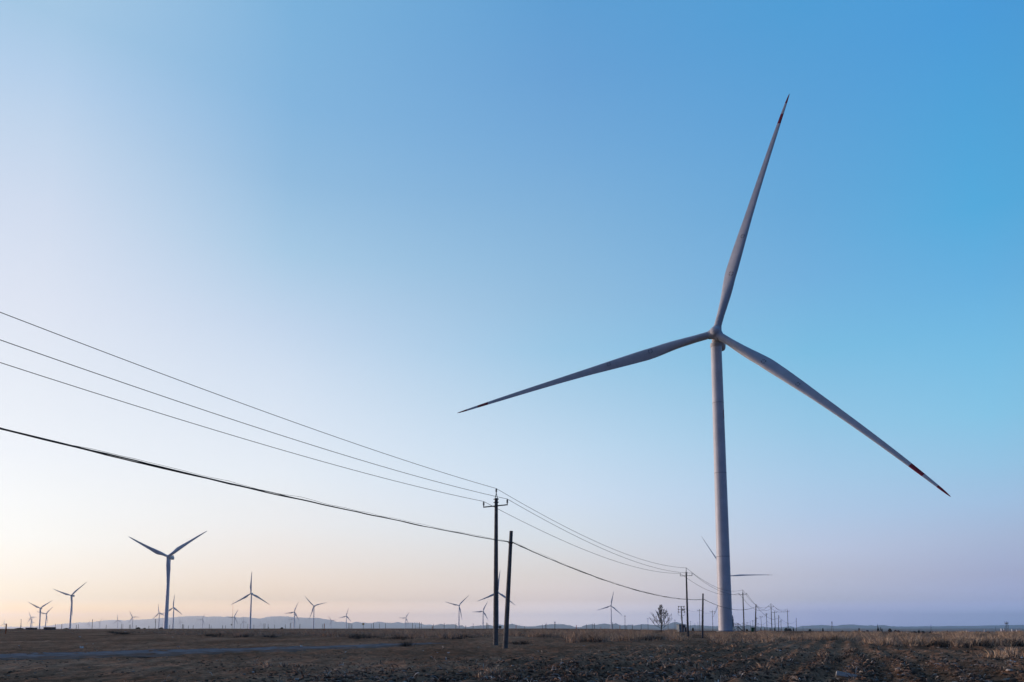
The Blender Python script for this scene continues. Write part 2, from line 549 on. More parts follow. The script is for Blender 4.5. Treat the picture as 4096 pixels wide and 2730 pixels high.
SKY_L = [(-900, 2512), (-300, 2510), (0, 2508), (100, 2507), (200, 2503), (250, 2496), (280, 2494), (320, 2491), (370, 2489), (400, 2485), (445, 2480), (470, 2481),
         (500, 2483), (510, 2481), (560, 2479), (602, 2477), (657, 2472), (694, 2470), (755, 2465), (801, 2465), (826, 2468), (869, 2465.4), (893, 2468), (913, 2466),
         (962, 2471), (973, 2469), (995, 2469.5), (1017, 2472.6), (1043, 2475.5), (1061, 2470), (1090, 2466), (1125, 2466), (1156, 2466.6), (1189, 2471), (1244, 2471.7),
         (1278, 2472.8), (1300, 2477.7), (1322, 2481), (1350, 2488.7), (1366, 2487.6), (1369, 2487.6), (1400, 2493), (1428, 2487.6), (1448, 2491), (1484, 2493), (1517, 2486),
         (1541, 2491), (1572, 2492.5), (1590, 2487.6), (1610, 2492.5), (1647, 2491), (1674, 2492), (1698, 2500), (1718, 2498.7), (1740, 2502), (1800, 2508), (1900, 2512)]
SKY_C = [(1660, 2510), (1712, 2506), (1738, 2503), (1764, 2496.5), (1780, 2500), (1813, 2497.6), (1831, 2504), (1846, 2503), (1864, 2508.5), (1908, 2504), (1936, 2502), (1954, 2501),
         (1970, 2504), (2000, 2497.5), (2016, 2502), (2038, 2497.5), (2048, 2495), (2065, 2501), (2096, 2506), (2131, 2507), (2162, 2503), (2188, 2499), (2222, 2496.7), (2255, 2499),
         (2282, 2503), (2299, 2509), (2324, 2510), (2337, 2503), (2368, 2496.7), (2381, 2500), (2416, 2495), (2439, 2498), (2463, 2494.5), (2487, 2502), (2520, 2499), (2536, 2503),
         (2573, 2496.7), (2598, 2500), (2631, 2500), (2664, 2501), (2680, 2495), (2697, 2489), (2707, 2489), (2725, 2494), (2755, 2503), (2778, 2500.6), (2824, 2504), (2874, 2506),
         (2938, 2506), (2963, 2504), (2996, 2501), (3024, 2506.6), (3053, 2507.6), (3091, 2511), (3129, 2509.5), (3162, 2506.6), (3185, 2513), (3230, 2514)]
SKY_R = [(3130, 2515), (3181, 2512), (3206, 2504.7), (3235, 2503.7), (3254, 2501.8), (3273, 2502), (3284, 2500), (3302, 2502), (3347, 2504), (3368, 2499.4), (3385, 2498.6), (3419, 2499.4),
         (3444, 2502), (3470, 2503), (3487, 2501.5), (3504, 2503.7), (3521, 2501.5), (3543, 2502), (3563, 2506), (3575, 2505), (3597, 2508), (3606, 2505.7), (3626, 2508.8), (3640, 2508),
         (3674, 2508.8), (3700, 2505), (3709, 2505), (3735, 2508.8), (3764, 2508), (3790, 2510), (3860, 2512), (3880, 2508), (3900, 2508.5), (3935, 2510), (3960, 2513), (4300, 2514)]
SKY_F = [(3560, 2508), (3700, 2506.5), (3764, 2506), (3781, 2504.5), (3883, 2504.5), (3985, 2502), (4096, 2500.5), (4300, 2499), (4700, 2500), (5200, 2506)]
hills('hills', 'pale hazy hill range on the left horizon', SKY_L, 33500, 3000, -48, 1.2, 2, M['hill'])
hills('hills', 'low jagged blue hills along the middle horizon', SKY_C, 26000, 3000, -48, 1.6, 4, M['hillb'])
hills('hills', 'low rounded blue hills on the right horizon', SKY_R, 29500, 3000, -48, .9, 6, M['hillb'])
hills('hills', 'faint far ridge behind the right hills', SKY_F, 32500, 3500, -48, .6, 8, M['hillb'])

# ------------------------------------------------------------------ wind turbines
CH_S = [0, .02, .05, .10, .17, .23, .30, .385, .45, .566, .70, .80, .90, .965, .99, 1.0]
CH_C = [2.25, 2.25, 2.25, 2.65, 3.5, 3.85, 3.55, 3.05, 2.6, 2.1, 1.68, 1.38, .98, .66, .40, .12]

def blade_mesh(name, Rb, r0, chord_k=1.0, bow=0.0, prebend=0.0, twist=14, mats=(), bands=(), marks=(), ns=44, npr=18):
    """blade along +Z from radius r0 to Rb; front is -Y, leading edge +X; bands = (s0, s1) painted red"""
    ss = sorted(set(list(np.linspace(0, 1, ns) ** 1.0) + [b for bb in bands for b in bb] + [.985, .995]))
    mb = MB()
    V, Fc, I = [], [], []
    def centre(s):
        return Vector((bow * 4 * s * (1 - s), -prebend * s * s, r0 + (Rb - r0) * s))
    def sect(s):
        c = float(np.interp(s, CH_S, CH_C)) * chord_k
        w = float(sstep(.05, .22, s))
        tc = .34 - .18 * float(sstep(.2, .6, s))
        a = .5 - .14 * w
        beta = R(twist) * (1 - s) ** 2 * w
        out = []
        for k in range(npr):
            th = 2 * math.pi * k / npr
            ci = Vector((c / 2 * math.cos(th), c / 2 * math.sin(th), 0))
            xi = (1 - math.cos(th)) / 2
            yt = 5 * tc * (.2969 * math.sqrt(xi) - .126 * xi - .3516 * xi ** 2 + .2843 * xi ** 3 - .1036 * xi ** 4)
            af = Vector(((a - xi) * c, math.copysign(yt, math.sin(th)) * c, 0))
            p = ci.lerp(af, w)
            out.append(Vector((p.x * math.cos(beta) + p.y * math.sin(beta), -p.x * math.sin(beta) + p.y * math.cos(beta), 0)))
        return out
    for s in ss:
        cc = centre(s)
        V += [cc + p for p in sect(s)]
    for k in range(len(ss) - 1):
        sm = (ss[k] + ss[k + 1]) / 2
        red = any(b[0] <= sm <= b[1] for b in bands)
        for j in range(npr):
            Fc.append((k * npr + j, k * npr + (j + 1) % npr, (k + 1) * npr + (j + 1) % npr, (k + 1) * npr + j))
            I.append(1 if red else 0)
    Fc.append(tuple(range(npr - 1, -1, -1))); I.append(0)
    Fc.append(tuple((len(ss) - 1) * npr + j for j in range(npr))); I.append(1 if bands else 0)
    mb.V, mb.F, mb.I = V, Fc, I
    for s, size in marks:                                    # broken square rings painted on the front
        c = float(np.interp(s, CH_S, CH_C)) * chord_k
        pr = sect(s)
        front = min(p.y for p in pr)
        cc = centre(s) + Vector((-.05 * c, front - .035, 0))
        for ax in range(4):
            for sg in (-1, 1):
                w = R(45 + 90 * ax + sg * 17)
                q = cc + Vector((math.cos(w) * size, 0, math.sin(w) * size))
                mb.box(q, (.36 * size, .05, .36 * size), Matrix.Rotation(-w, 3, 'Y'), 2)
    return mb.mesh(name, list(mats), True, 35)

def tower_mesh(h, d0, d1, mats, n=40, deep=0.0, flanges=(), lean=(0, 0)):
    zs = sorted([-deep, 0, h] + [h * k / 14 for k in range(1, 14)] + [f for fl in flanges for f in (fl - .09, fl - .08, fl + .08, fl + .09)])
    mb = MB()
    V, Fc = [], []
    for z in zs:
        r = (d0 + (d1 - d0) * max(z, 0) / h) / 2
        for fl in flanges:
            if abs(z - fl) < .085: r += .03
        for j in range(n):
            a = 2 * math.pi * j / n
            V.append((r * math.cos(a), r * math.sin(a), z))
    mb.V = V
    for k in range(len(zs) - 1):
        for j in range(n):
            mb.F.append((k * n + j, k * n + (j + 1) % n, (k + 1) * n + (j + 1) % n, (k + 1) * n + j))
            mb.I.append(1 if any(abs((zs[k] + zs[k + 1]) / 2 - f) < .085 for f in flanges) else 0)
    mb.F.append(tuple((len(zs) - 1) * n + j for j in range(n))); mb.I.append(0)
    return mb.mesh('tower', mats, True, 50)

def nacelle_mesh(L, w, h, front, mats):
    """rounded housing, axis along +Y behind the hub; front = gap to the hub centre; tail box and a yaw collar"""
    mb = MB()
    n = 24
    st = [(front, .42), (front + .15 * L * .4, .72), (front + .16 * L, .9), (front + .3 * L, 1.0), (front + .8 * L, .97), (front + .93 * L, .86), (front + L, .62)]
    V, Fc = [], []
    for y, k in st:
        for j in range(n):
            a = 2 * math.pi * j / n
            ca, sa = math.cos(a), math.sin(a)
            e = .62
            V.append((math.copysign(abs(ca) ** e, ca) * w / 2 * k, y, math.copysign(abs(sa) ** e, sa) * h / 2 * k))
    for k in range(len(st) - 1):
        for j in range(n):
            Fc.append((k * n + j, (k + 1) * n + j, (k + 1) * n + (j + 1) % n, k * n + (j + 1) % n))
    Fc.append(tuple(range(n)))
    Fc.append(tuple((len(st) - 1) * n + j for j in range(n - 1, -1, -1)))
    mb.add(V, Fc)
    mb.box((0, front + .78 * L, h / 2 + .35), (w * .7, .35 * L * .4, .9))
    mb.tube([(0, front + .9 * L, h / 2), (0, front + .9 * L, h / 2 + 1.9)], .06, 6)
    return mb.mesh('nacelle', mats, True, 50)

def hub_mesh(r, root_r, phase, tilt, mats, seam_mat_index=1):
    """spinner ball with three short blade sockets (dark seal ring at each)"""
    mb = MB()
    mb.ball((0, 0, 0), (r, r * 1.12, r), 0, 28, 18)
    for k in range(3):
        m = Matrix.Rotation(phase + k * 2 * math.pi / 3, 3, 'Y')
        a, b, c = (m @ Vector((0, 0, z)) for z in (0, r * 1.10, r * 1.22))
        mb.tube([a, m @ Vector((0, 0, r * .8)), b], [r * .8, r * .74, root_r * 1.10], 24)
        mb.tube([b, c], root_r * 1.06, 24, 1)
    return mb.mesh('hub', mats, True, 50)

# the near turbine, with red-banded blades
HUB = Vector((62.39, 221.0, 90.84))
YAW, TILT, CONE = R(23.7), R(12.7), .078
nrm = Vector((-math.sin(YAW) * math.cos(TILT), -math.cos(YAW) * math.cos(TILT), math.sin(TILT)))
OVER = 4.6
tb = HUB + Vector((math.sin(R(16.6)), math.cos(R(16.6)), 0)) * OVER
TB = Vector((tb.x, tb.y, gz(tb.x, tb.y)))
big = thing('wind_turbine', TB, 'towering white wind turbine with red-banded blades, by far the nearest and largest', 'wind turbine', 'wind turbines on the plain', -YAW)
inv = Matrix.Rotation(YAW, 4, 'Z') @ Matrix.Translation(-TB)
hub_l = inv @ HUB
tw = link('tower', tower_mesh(hub_l.z - 1.9, 4.15, 3.25, [M['towerw'], M['joint']], 56, .6, (.25, 22.4, 48.0, 70.0)), big)
# sideways red lettering of the maker on the tower, its strokes wrapped round the right-hand side
lt = MB()
def on_tower(zz, ang, out=.012):
    r = (4.15 + (3.25 - 4.15) * zz / (hub_l.z - 1.9)) / 2 + out
    return Vector((r * math.cos(ang), r * math.sin(ang), zz))
view = math.atan2(-TB.y, -TB.x) + YAW                      # direction from the tower towards the camera, in its own frame
z0 = (HZ - 1664) / F * TB.y + CH - TB.z
z1 = (HZ - 1627) / F * TB.y + CH - TB.z
for a0, a1, za, zb in ((58, 72, z0, z1), (72, 100, z1 - .32, z1)):
    g = 6
    Vq, Fq = [], []
    for i in range(g + 1):
        for j in range(g + 1):
            Vq.append(on_tower(za + (zb - za) * i / g, view + R(a0 + (a1 - a0) * j / g)))
    for i in range(g):
        for j in range(g):
            Fq.append((i * (g + 1) + j, i * (g + 1) + j + 1, (i + 1) * (g + 1) + j + 1, (i + 1) * (g + 1) + j))
    lt.add(Vq, Fq)
lt.obj('tower_lettering', M['red'], tw)
nac = link('nacelle', nacelle_mesh(9.0, 3.7, 4.1, 1.7, [M['white']]), big)
nac.location = hub_l
nac.rotation_euler = (-R(4), 0, 0)
col_ = MB().tube([(0, 0, hub_l.z - 2.9), (0, 0, hub_l.z - 2.75), (0, 0, hub_l.z - 1.7), (0, 0, hub_l.z - 1.5)], [1.68, 1.78, 1.78, 1.6], 40).obj('yaw_collar', M['white'], big)
BL = [(83.95, 16.53, -.62), (83.48, 136.92, -1.15), (85.83, 256.34, .55)]
hb = link('hub', hub_mesh(1.95, 1.12, R(16.6), 0, [M['white'], M['darksteel']]), big)
hb.location = hub_l
hb.rotation_euler = (-TILT, 0, 0)
for k, (rb, ph, bow) in enumerate(BL):
    me = blade_mesh('blade', rb, 2.1, 1.0, bow, 0.0, 13, (M['white'], M['red'], M['black']),
                    ((.868, .912), (.958, 1.0)) if k != 1 else ((.846, .897), (.951, 1.0)), ((.215, .62), (.375, .55)), 60, 22)
    b = link('blade', me, big)
    b.location = hub_l
    # lean the blade towards the wind by the cone angle, then turn it in the rotor plane
    cone = math.atan(CONE * 84 / rb)
    b.rotation_euler = (Matrix.Rotation(-TILT, 3, 'X') @ Matrix.Rotation(R(ph), 3, 'Y') @ Matrix.Rotation(cone, 3, 'X')).to_euler()
    L_ = math.hypot(1, CONE * 84 / rb)
    b.scale = (1, 1, L_)
# entrance door, platform and stairs on the right-hand side of the tower base
right = Vector((math.cos(YAW * 0), 0, 0))
def loc(v):                                                # world offset from the tower base -> turbine frame
    return Matrix.Rotation(YAW, 3, 'Z') @ Vector(v)
dmb = MB()
dmb.box(loc((2.05, -.25, 2.7)), (.5, 1.0, 2.3), Matrix.Rotation(YAW, 3, 'Z'))
dmb.box(loc((2.1, -.25, 4.35)), (.34, 1.1, .9), Matrix.Rotation(YAW, 3, 'Z'), taper=.4)
door = dmb.obj('entrance_door', M['kiosk'], big, False)
st = MB()
st.box(loc((2.95, -.25, 1.42)), (1.5, 1.1, .14), Matrix.Rotation(YAW, 3, 'Z'))
for dx in (2.35, 3.62):
    for dy in (-.72, .22):
        st.tube([loc((dx, dy, 1.4)), loc((dx, dy, -.2))], .06, 6)
st.tube([loc((2.35, -.72, .4)), loc((3.6, -.72, 1.35))], .04, 6)
stair = st.obj('access_stair', M['darksteel'], big, False)
rl = MB()
for dy in (-.78, .28):
    for dx in (2.3, 2.95, 3.66):
        rl.tube([loc((dx, dy, 1.4)), loc((dx, dy, 2.52))], .045, 6)
    for zz in (1.98, 2.5):
        rl.tube([loc((2.3, dy, zz)), loc((3.66, dy, zz))], .04, 6)
    rl.tube([loc((3.66, dy, 2.5)), loc((5.25, dy, 1.0)), loc((5.25, dy, 0))], .045, 6)
rl.obj('railing', M['darksteel'], stair)
sr = MB()
for dy in (-.72, .22):
    sr.tube([loc((3.68, dy, 1.42)), loc((5.3, dy, -.05))], .07, 4)
for k in range(7):
    f = (k + .5) / 7
    sr.box(loc((3.68 + 1.6 * f, -.25, 1.42 - 1.45 * f)), (.26, .95, .04), Matrix.Rotation(YAW, 3, 'Z'))
sr.obj('stair_flight', M['darksteel'], stair, False)
ped = MB()
ped.tube([(0, 0, -.5), (0, 0, .16)], [2.75, 2.6], 40)
ped.obj('foundation_ring', M['conc2'], big)

# the far turbines: one prototype with its parts, then copies
def small_rotor_mats(): return [M['grey'], M['red'], M['black']]
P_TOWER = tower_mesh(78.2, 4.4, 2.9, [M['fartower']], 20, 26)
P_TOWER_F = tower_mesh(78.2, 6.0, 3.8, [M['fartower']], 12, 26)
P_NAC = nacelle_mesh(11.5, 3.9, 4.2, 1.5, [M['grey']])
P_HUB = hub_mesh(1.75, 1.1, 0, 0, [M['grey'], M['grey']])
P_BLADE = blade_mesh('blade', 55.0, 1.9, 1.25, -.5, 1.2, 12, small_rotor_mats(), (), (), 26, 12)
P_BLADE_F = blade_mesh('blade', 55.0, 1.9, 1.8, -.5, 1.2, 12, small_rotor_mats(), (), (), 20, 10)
P_BLADE_R = blade_mesh('blade', 82.0, 1.9, .72, -.6, 1.2, 12, small_rotor_mats(), ((.868, .912), (.958, 1.0)), (), 30, 12)
ST_TILT = R(4)

def turbine(hub, Rb, phase, yaw, label, red=False, tilt=ST_TILT):
    base = (hub[0] + 4 * math.sin(yaw), hub[1] + 4 * math.cos(yaw), hub[2] - 80)
    o = thing('wind_turbine', base, label, 'wind turbine', 'wind turbines on the plain', -yaw)
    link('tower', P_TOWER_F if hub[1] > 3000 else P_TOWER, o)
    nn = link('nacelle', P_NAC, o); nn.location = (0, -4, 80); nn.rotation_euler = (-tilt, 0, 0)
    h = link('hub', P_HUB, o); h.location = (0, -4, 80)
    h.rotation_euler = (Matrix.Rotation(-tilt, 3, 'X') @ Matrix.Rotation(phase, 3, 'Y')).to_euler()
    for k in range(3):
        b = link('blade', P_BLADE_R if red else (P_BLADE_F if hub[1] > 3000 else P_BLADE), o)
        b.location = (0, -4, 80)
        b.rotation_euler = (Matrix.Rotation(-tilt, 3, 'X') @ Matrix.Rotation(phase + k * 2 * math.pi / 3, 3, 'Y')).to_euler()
        k_ = Rb / (82.0 if red else 55.0)
        b.scale = (1, 1, k_)
    return o

TURB = [   # hub x, y, z, rotor radius, blade phase, yaw, label
    (-387.8, 841.5, 80.0, 52.2, 56.3, 2.0, 'large pale turbine on the left plain, two blades raised in a wide V'),
    (-1116.8, 1903.2, 80.0, 52.6, 49.0, 4.7, 'mid-sized V-bladed turbine standing alone left of the largest V-bladed one'),
    (-2018.4, 3221.2, 80.0, 60.0, 56.6, 0.1, 'taller V-bladed turbine behind the gap between the two low block huts'),
    (-2596.7, 4198.6, 73.3, 54.7, 43.9, 1, 'slim turbine rising from behind the larger low block hut'),
    (-3703.2, 5803.7, 74.0, 54.9, 90.8, 12.6, 'small turbine with one blade level, above the smaller low block hut'),
    (-5872.1, 9217.9, 88.0, 53.0, 45.6, 1, 'faint turbine tucked close behind the small one above the smaller block hut'),
    (-6201.5, 9754.4, 62.4, 51.5, 108.5, 1, 'tiny low turbine beside the faint one above the smaller block hut'),
    (-5743.9, 8534.2, 37.9, 54.7, 118.2, 11.3, 'tiny turbine at the left picture edge, behind the orange post'),
    (-4812.2, 8579.4, 35.3, 55.0, 15.7, 18, 'tiny faint turbine next to the lone thick pole under the hill slope'),
    (-4229.0, 7736.2, 50.8, 53.3, 42.9, 13.2, 'small turbine on the hill slope, right of the lone thick pole'),
    (-3286.2, 6286.3, 54.2, 54.9, 115.2, 6.6, 'small turbine with an upright blade, against the left shoulder of the pale hills'),
    (-2746.7, 5457.4, 70.9, 54.6, 91.1, 1.3, 'small turbine with one blade level, left of the pole with three short arms'),
    (-1916.8, 4090.3, 75.5, 54.7, 109.7, 17.8, 'slim turbine with an upright blade, just left of the largest V-bladed tower'),
    (-1411.3, 3136.2, 80.0, 55.8, 2.3, 11.2, 'slim turbine close on the right of the largest V-bladed tower'),
    (-3914.5, 8903.8, 58.2, 53.6, 104.0, 4, 'tiny turbine low before the hills, second right of the largest V-bladed one'),
    (-2552.2, 6215.1, 61.8, 55.0, 25.7, 15.9, 'small turbine on the hill crest, midway between the V-bladed and Y-bladed large ones'),
    (-1754.5, 4762.9, 63.4, 54.9, 27.7, 9.6, 'small turbine beside the guyed mast with a dark ball'),
    (-2563.9, 7203.9, 51.2, 54.8, 109.3, 18, 'tiny turbine between the guyed mast and the upright Y-bladed turbine'),
    (-621.6, 1788.2, 80.0, 53.4, 119.7, 0.2, 'mid-sized turbine with one blade straight up, before the pale hill range'),
    (-1119.8, 3870.3, 76.1, 54.9, 23.4, 13.1, 'slim turbine with a faint second rotor behind its tower, at the hill crest'),
    (-756.5, 2870.9, 80.0, 54.3, 76.0, 7.2, 'mid-sized turbine with one blade hanging down left, beside the tall orange post'),
    (-1741.5, 7278.8, 59.9, 54.8, 82.7, 2, 'small turbine low on the falling end of the pale hill range'),
    (-1058.2, 4813.3, 69.6, 54.8, 15.7, 13.4, 'small turbine left of the small yellow sign'),
    (-3609.0, 10848.6, 34.6, 55.0, 115.3, 14.4, 'tiny pale turbine low under the hills, right of the mid-sized upright one'),
    (-2940.3, 10045.6, 52.6, 54.8, 86.8, 6.4, 'tiny turbine low beside the slim hill-crest tower'),
    (-1742.7, 6019.2, 63.8, 54.0, 27.5, 11.5, 'faint rotor standing right behind the slim hill-crest tower'),
    (-797.5, 5653.4, 66.9, 54.9, 32.0, 3.7, 'small lone turbine midway between the yellow sign and the concrete poles'),
    (-198.0, 2803.2, 80.0, 55.0, 45.4, 8.2, 'mid-sized turbine whose third blade hangs along its tower, left of the concrete poles'),
    (-143.4, 3709.6, 77.2, 55.0, 26.9, 15.6, 'slim turbine immediately left of the tall concrete pole'),
    (-32.9, 1723.0, 80.0, 51.8, 6.5, 8.1, 'turbine half hidden behind the tall concrete pole, blades showing on both sides'),
    (372.2, 2829.9, 80.0, 56.7, 12.3, 9.2, 'pale turbine standing alone between the leaning pole and the bare tree'),
    (-8411.0, 12941.2, 14.2, 53.9, 1.6, 4, 'barely visible turbine low on the left horizon, left of the smaller block hut'),
    (-8612.8, 15591.9, 14.2, 54.2, 81.3, 4, 'barely visible turbine low in haze between the two on the left hill slope'),
    (-7238.2, 17305.0, 7.1, 54.7, 90.0, 4, 'barely visible turbine low in haze under the mid hill crest'),
    (-6311.1, 13640.8, 46.3, 54.7, 26.7, 12, 'barely visible turbine touching the left side of the largest V-bladed tower'),
]
for x, y, z, rb, ph, yw, lab in TURB:
    turbine((x, y, z), rb, R(ph), R(yw), lab)
turbine((371.9, 1284.0, 88.0), 82.25, R(-31.7), R(-11.4), 'red-tipped turbine hidden behind the nearest tower, only blades showing either side', True, R(10.3))

# ------------------------------------------------------------------ power line along the track
def on_ground(u, v, Y):
    p = pt(u, v, Y)
    return Vector((p.x, p.y, gz(p.x, p.y)))

ARM_YAW = -R(23.7)                                          # crossarms stand square to the line

def insulator(mb, base, h=.34, r=.085, i=0):
    b = Vector(base)
    mb.tube([b, b + Vector((0, 0, h * .25))], r * .45, 8, i)
    for k in range(3):
        z = h * (.28 + .2 * k)
        mb.tube([b + Vector((0, 0, z)), b + Vector((0, 0, z + .03)), b + Vector((0, 0, z + h * .17))], [r * .8, r, r * .5], 10, i)
    mb.tube([b + Vector((0, 0, h * .85)), b + Vector((0, 0, h))], r * .5, 8, i)

def power_pole(loc, top_z, label, roll=0.0, lean=0.0, thick=1.0, m='conc', arm_half=1.05, name='utility_pole'):
    """tapered concrete pole, one crossarm with two insulators, a third on a forked top bracket"""
    o = thing(name, loc, label, 'utility pole', 'poles of the three-wire power line', ARM_YAW)
    h = top_z - loc[2] - .80                                # concrete ends below the top insulator
    lx = lean * h
    MB().tube([(0, 0, -.8), (0, 0, 0), (lx * .5, 0, h * .5), (lx, 0, h)], [.20 * thick, .195 * thick, .165 * thick, .125 * thick], 18).obj('pole_shaft', M[m], o)
    arm = MB()
    ez = math.sin(roll) * arm_half
    za = h - .66
    rot = Matrix.Rotation(-roll, 3, 'Y')
    arm.box((lx, -.16, za), (arm_half * 2 + .06, .075, .085), rot)
    a_o = arm.obj('crossarm', M['darksteel'], o, False)
    for s in (-1, 1):
        ib = MB(); insulator(ib, (lx + s * arm_half, -.16, za + .03 + s * ez * 1), .44)
        ib.obj('insulator', M['porc'], a_o)
    tbk = MB()
    tbk.tube([(lx - .12, 0, h - .06), (lx, 0, h + .42)], .03, 6)
    tbk.tube([(lx + .12, 0, h - .06), (lx, 0, h + .42)], .03, 6)
    for z in (h - .08, h - .34):
        tbk.tube([(lx - .23, -.02, z), (lx + .23, -.02, z)], .035, 6)
        tbk.tube([(lx, 0, z - .035), (lx, 0, z + .035)], .155 * thick, 16)
    t_o = tbk.obj('top_bracket', M['darksteel'], o)
    ib = MB(); insulator(ib, (lx, 0, h + .42), .38)
    ib.obj('insulator', M['porc'], t_o)
    rz = Matrix.Rotation(ARM_YAW, 3, 'Z')
    L3 = Vector(loc)
    ends = [rz @ Vector((lx, 0, h + .8)) + L3, rz @ Vector((lx + arm_half, -.16, za + .47 + ez)) + L3, rz @ Vector((lx - arm_half, -.16, za + .47 - ez)) + L3]
    return o, ends

PL = [  # column, foot row, top row, depth, label, roll, lean
    (1982.5, 2578, 1955, 60.0, 'tall weathered concrete pole with one crossarm, nearest of its line', R(1.6), .002),
    (2752, 2550, 2272, 135.0, 'concrete crossarm pole just left of the nearest turbine tower', R(.4), 0),
    (2977, 2532, 2360, 218.0, 'crossarm pole just right of the nearest tower and its stairs', 0, 0),
    (3088, 2528, 2415, 332.0, 'crossarm pole fourth along the line, leading right past the nearest tower', 0, 0),
    (3153, 2527, 2436, 412.0, 'last crossarm pole on the right, its arm ends stubby', 0, .002),
]
line_ends = []
for u, v, vt, Y, lab, roll, lean in PL:
    p = on_ground(u, v, Y)
    zt = pt(u, vt, Y).z
    _, e = power_pole(p, zt, lab, roll, lean, 1.06 if Y < 70 else 1.0, 'conc' if Y < 70 else 'farpole')
    line_ends.append(e)
# the pole behind the camera that carries the near span
p0 = Vector((-34.4, -15.2, gz(-34.4, -15.2)))
back, e0 = power_pole(p0, 13.9, 'concrete crossarm pole carrying the wires behind the viewer')
line_ends.insert(0, e0)

def catenary(a, b, sag, n=28):
    out = []
    for k in range(n + 1):
        t = k / n
        q = a.lerp(b, t)
        q.z -= 4 * sag * t * (1 - t)
        out.append(q)
    return out

names = ['top wire of the power line, carried on the pole-top insulators', 'right-hand wire of the power line, on the outer crossarm ends',
         'left-hand wire of the power line, on the inner crossarm ends']
for w in range(3):
    path = []
    for k in range(len(line_ends) - 1):
        a, b = line_ends[k][w], line_ends[k + 1][w]
        d = (b - a).length
        sag = (1.35, 1.71, 1.67)[w] if k == 0 else (1.5 if k == 1 else 1.5 * (d / 82) ** 2)
        c = catenary(a, b, sag, 40 if k < 2 else 18)
        path += c if k == 0 else c[1:]
    o = MB().tube(path, [.011 + .00011 * max(q.y, 0) for q in path], 6).obj('power_line_wire', M['wire'])
    tag(o, names[w], 'wire', 'wires of the power line')

# ------------------------------------------------------------------ low pole line with the bundled cable
CL = [  # foot column, foot row, top column, top row, depth, cable row, label
    (2021, 2591, 2045, 2125, 51.6, 2173, 'bare leaning concrete pole holding the thick cable, nearest of its kind'),
    (2810, 2573, 2812, 2375, 122.0, 2399, 'bare short pole with the cable, left in front of the nearest tower'),
    (3021, 2545, 3024, 2418, 189.0, 2427, 'bare short pole holding the sagging cable right of the nearest tower'),
    (3114, 2533, 3115, 2461, 330.0, 2469, 'bare short pole between the last two crossarm poles'),
    (3185, 2527, 3185, 2473, 440.0, 2482, 'last bare pole on the right where the cable climbs to its top'),
]
cab = [Vector((-31.5, -18.3, 8.5))]
CP = []
for u0, v0, u1, v1, Y, vc, lab in CL:
    p = on_ground(u0, v0, Y)
    t = pt(u1, v1, Y)
    o = thing('cable_pole', p, lab, 'cable pole', 'bare poles of the cable line')
    d = t - p
    MB().tube([-d * .07, (0, 0, 0), d * .5, d], [.178, .175, .148, .118], 18).obj('pole_shaft', M['conc' if Y < 70 else 'farpole'], o)
    fz = (pt(u1, vc, Y).z - p.z) / d.z
    a = d * fz
    cl = MB().tube([a + Vector((0, 0, -.05)), a + Vector((0, 0, .05))], .15, 16)
    cl.tube([a + Vector((-.2, -.1, .03)), a + Vector((.2, -.12, .03))], .025, 6)
    cl.obj('cable_clamp', M['darksteel'], o)
    cab.append(p + a + Vector((.16, -.05, 0)))
    CP.append(o)
p0 = Vector((-31.5, -18.3, 0)); p0.z = gz(p0.x, p0.y)
o = copy_thing(CP[0], p0, 'bare cable pole carrying the cable behind the viewer', 'bare poles of the cable line', R(40))
path = []
for k in range(len(cab) - 1):
    d = (cab[k + 1] - cab[k]).length
    sag = [.95, 1.2, 1.25, 2.0, 2.4][k]
    c = catenary(cab[k], cab[k + 1], sag, [150, 120, 40, 30, 24][k])
    path += c if k == 0 else c[1:]
mb = MB()
def wob(t, s, amp):
    return amp * float(fbm(np.array(t / 2.3), np.array(s * 7.7), 3, 91 + s))
acc = [0]
for a, b in zip(path[:-1], path[1:]):
    acc.append(acc[-1] + (b - a).length)
for s, (rad, amp) in enumerate(((.024, .045), (.018, .055), (.006, .09))):
    mb.tube([q + Vector((wob(t, s, amp * .6), 0, wob(t, s + 3, amp) + (0, .015, .07)[s])) for q, t in zip(path, acc)], [rad * (1 + .0012 * max(q.y, 0)) * (1 + wob(t, s + 7, .5)) for q, t in zip(path, acc)], 7)
tag(mb.obj('bundled_cable', M['rubber']), 'thick black twisted cable sagging between the bare poles', 'cable')

# ------------------------------------------------------------------ second line of crossarm poles behind, switch pole, far poles
def far_pole(u, vt, vb, H, label, kind='cross', rad=.15, m='farpole', group='small poles far behind the line', arm=.8, extra_y=None):
    Y = extra_y or F * H / (vb - vt)
    p = on_ground(u, vb, Y)
    zt = pt(u, vt, Y).z
    o = thing('utility_pole', p, label, 'utility pole', group, -R(12))
    h = max(zt - p.z, 2)
    MB().tube([(0, 0, -.6), (0, 0, h)], [rad * 1.15, rad * .8], 10).obj('pole_shaft', M[m], o)
    if kind in ('cross', 'tee', 'three'):
        for k in range(3 if kind == 'three' else 1):
            a = MB()
            z = h - (.62 if kind != 'tee' else .12) - k * 1.1
            a.box((0, -rad - .05, z), (arm * 2, .11, .13))
            if kind != 'tee':
                for s in (-1, 1):
                    a.tube([(s * arm, -rad - .05, z), (s * arm, -rad - .05, z + .38)], .075, 6)
            a.obj('crossarm', M['darksteel'], o, False)
    return o

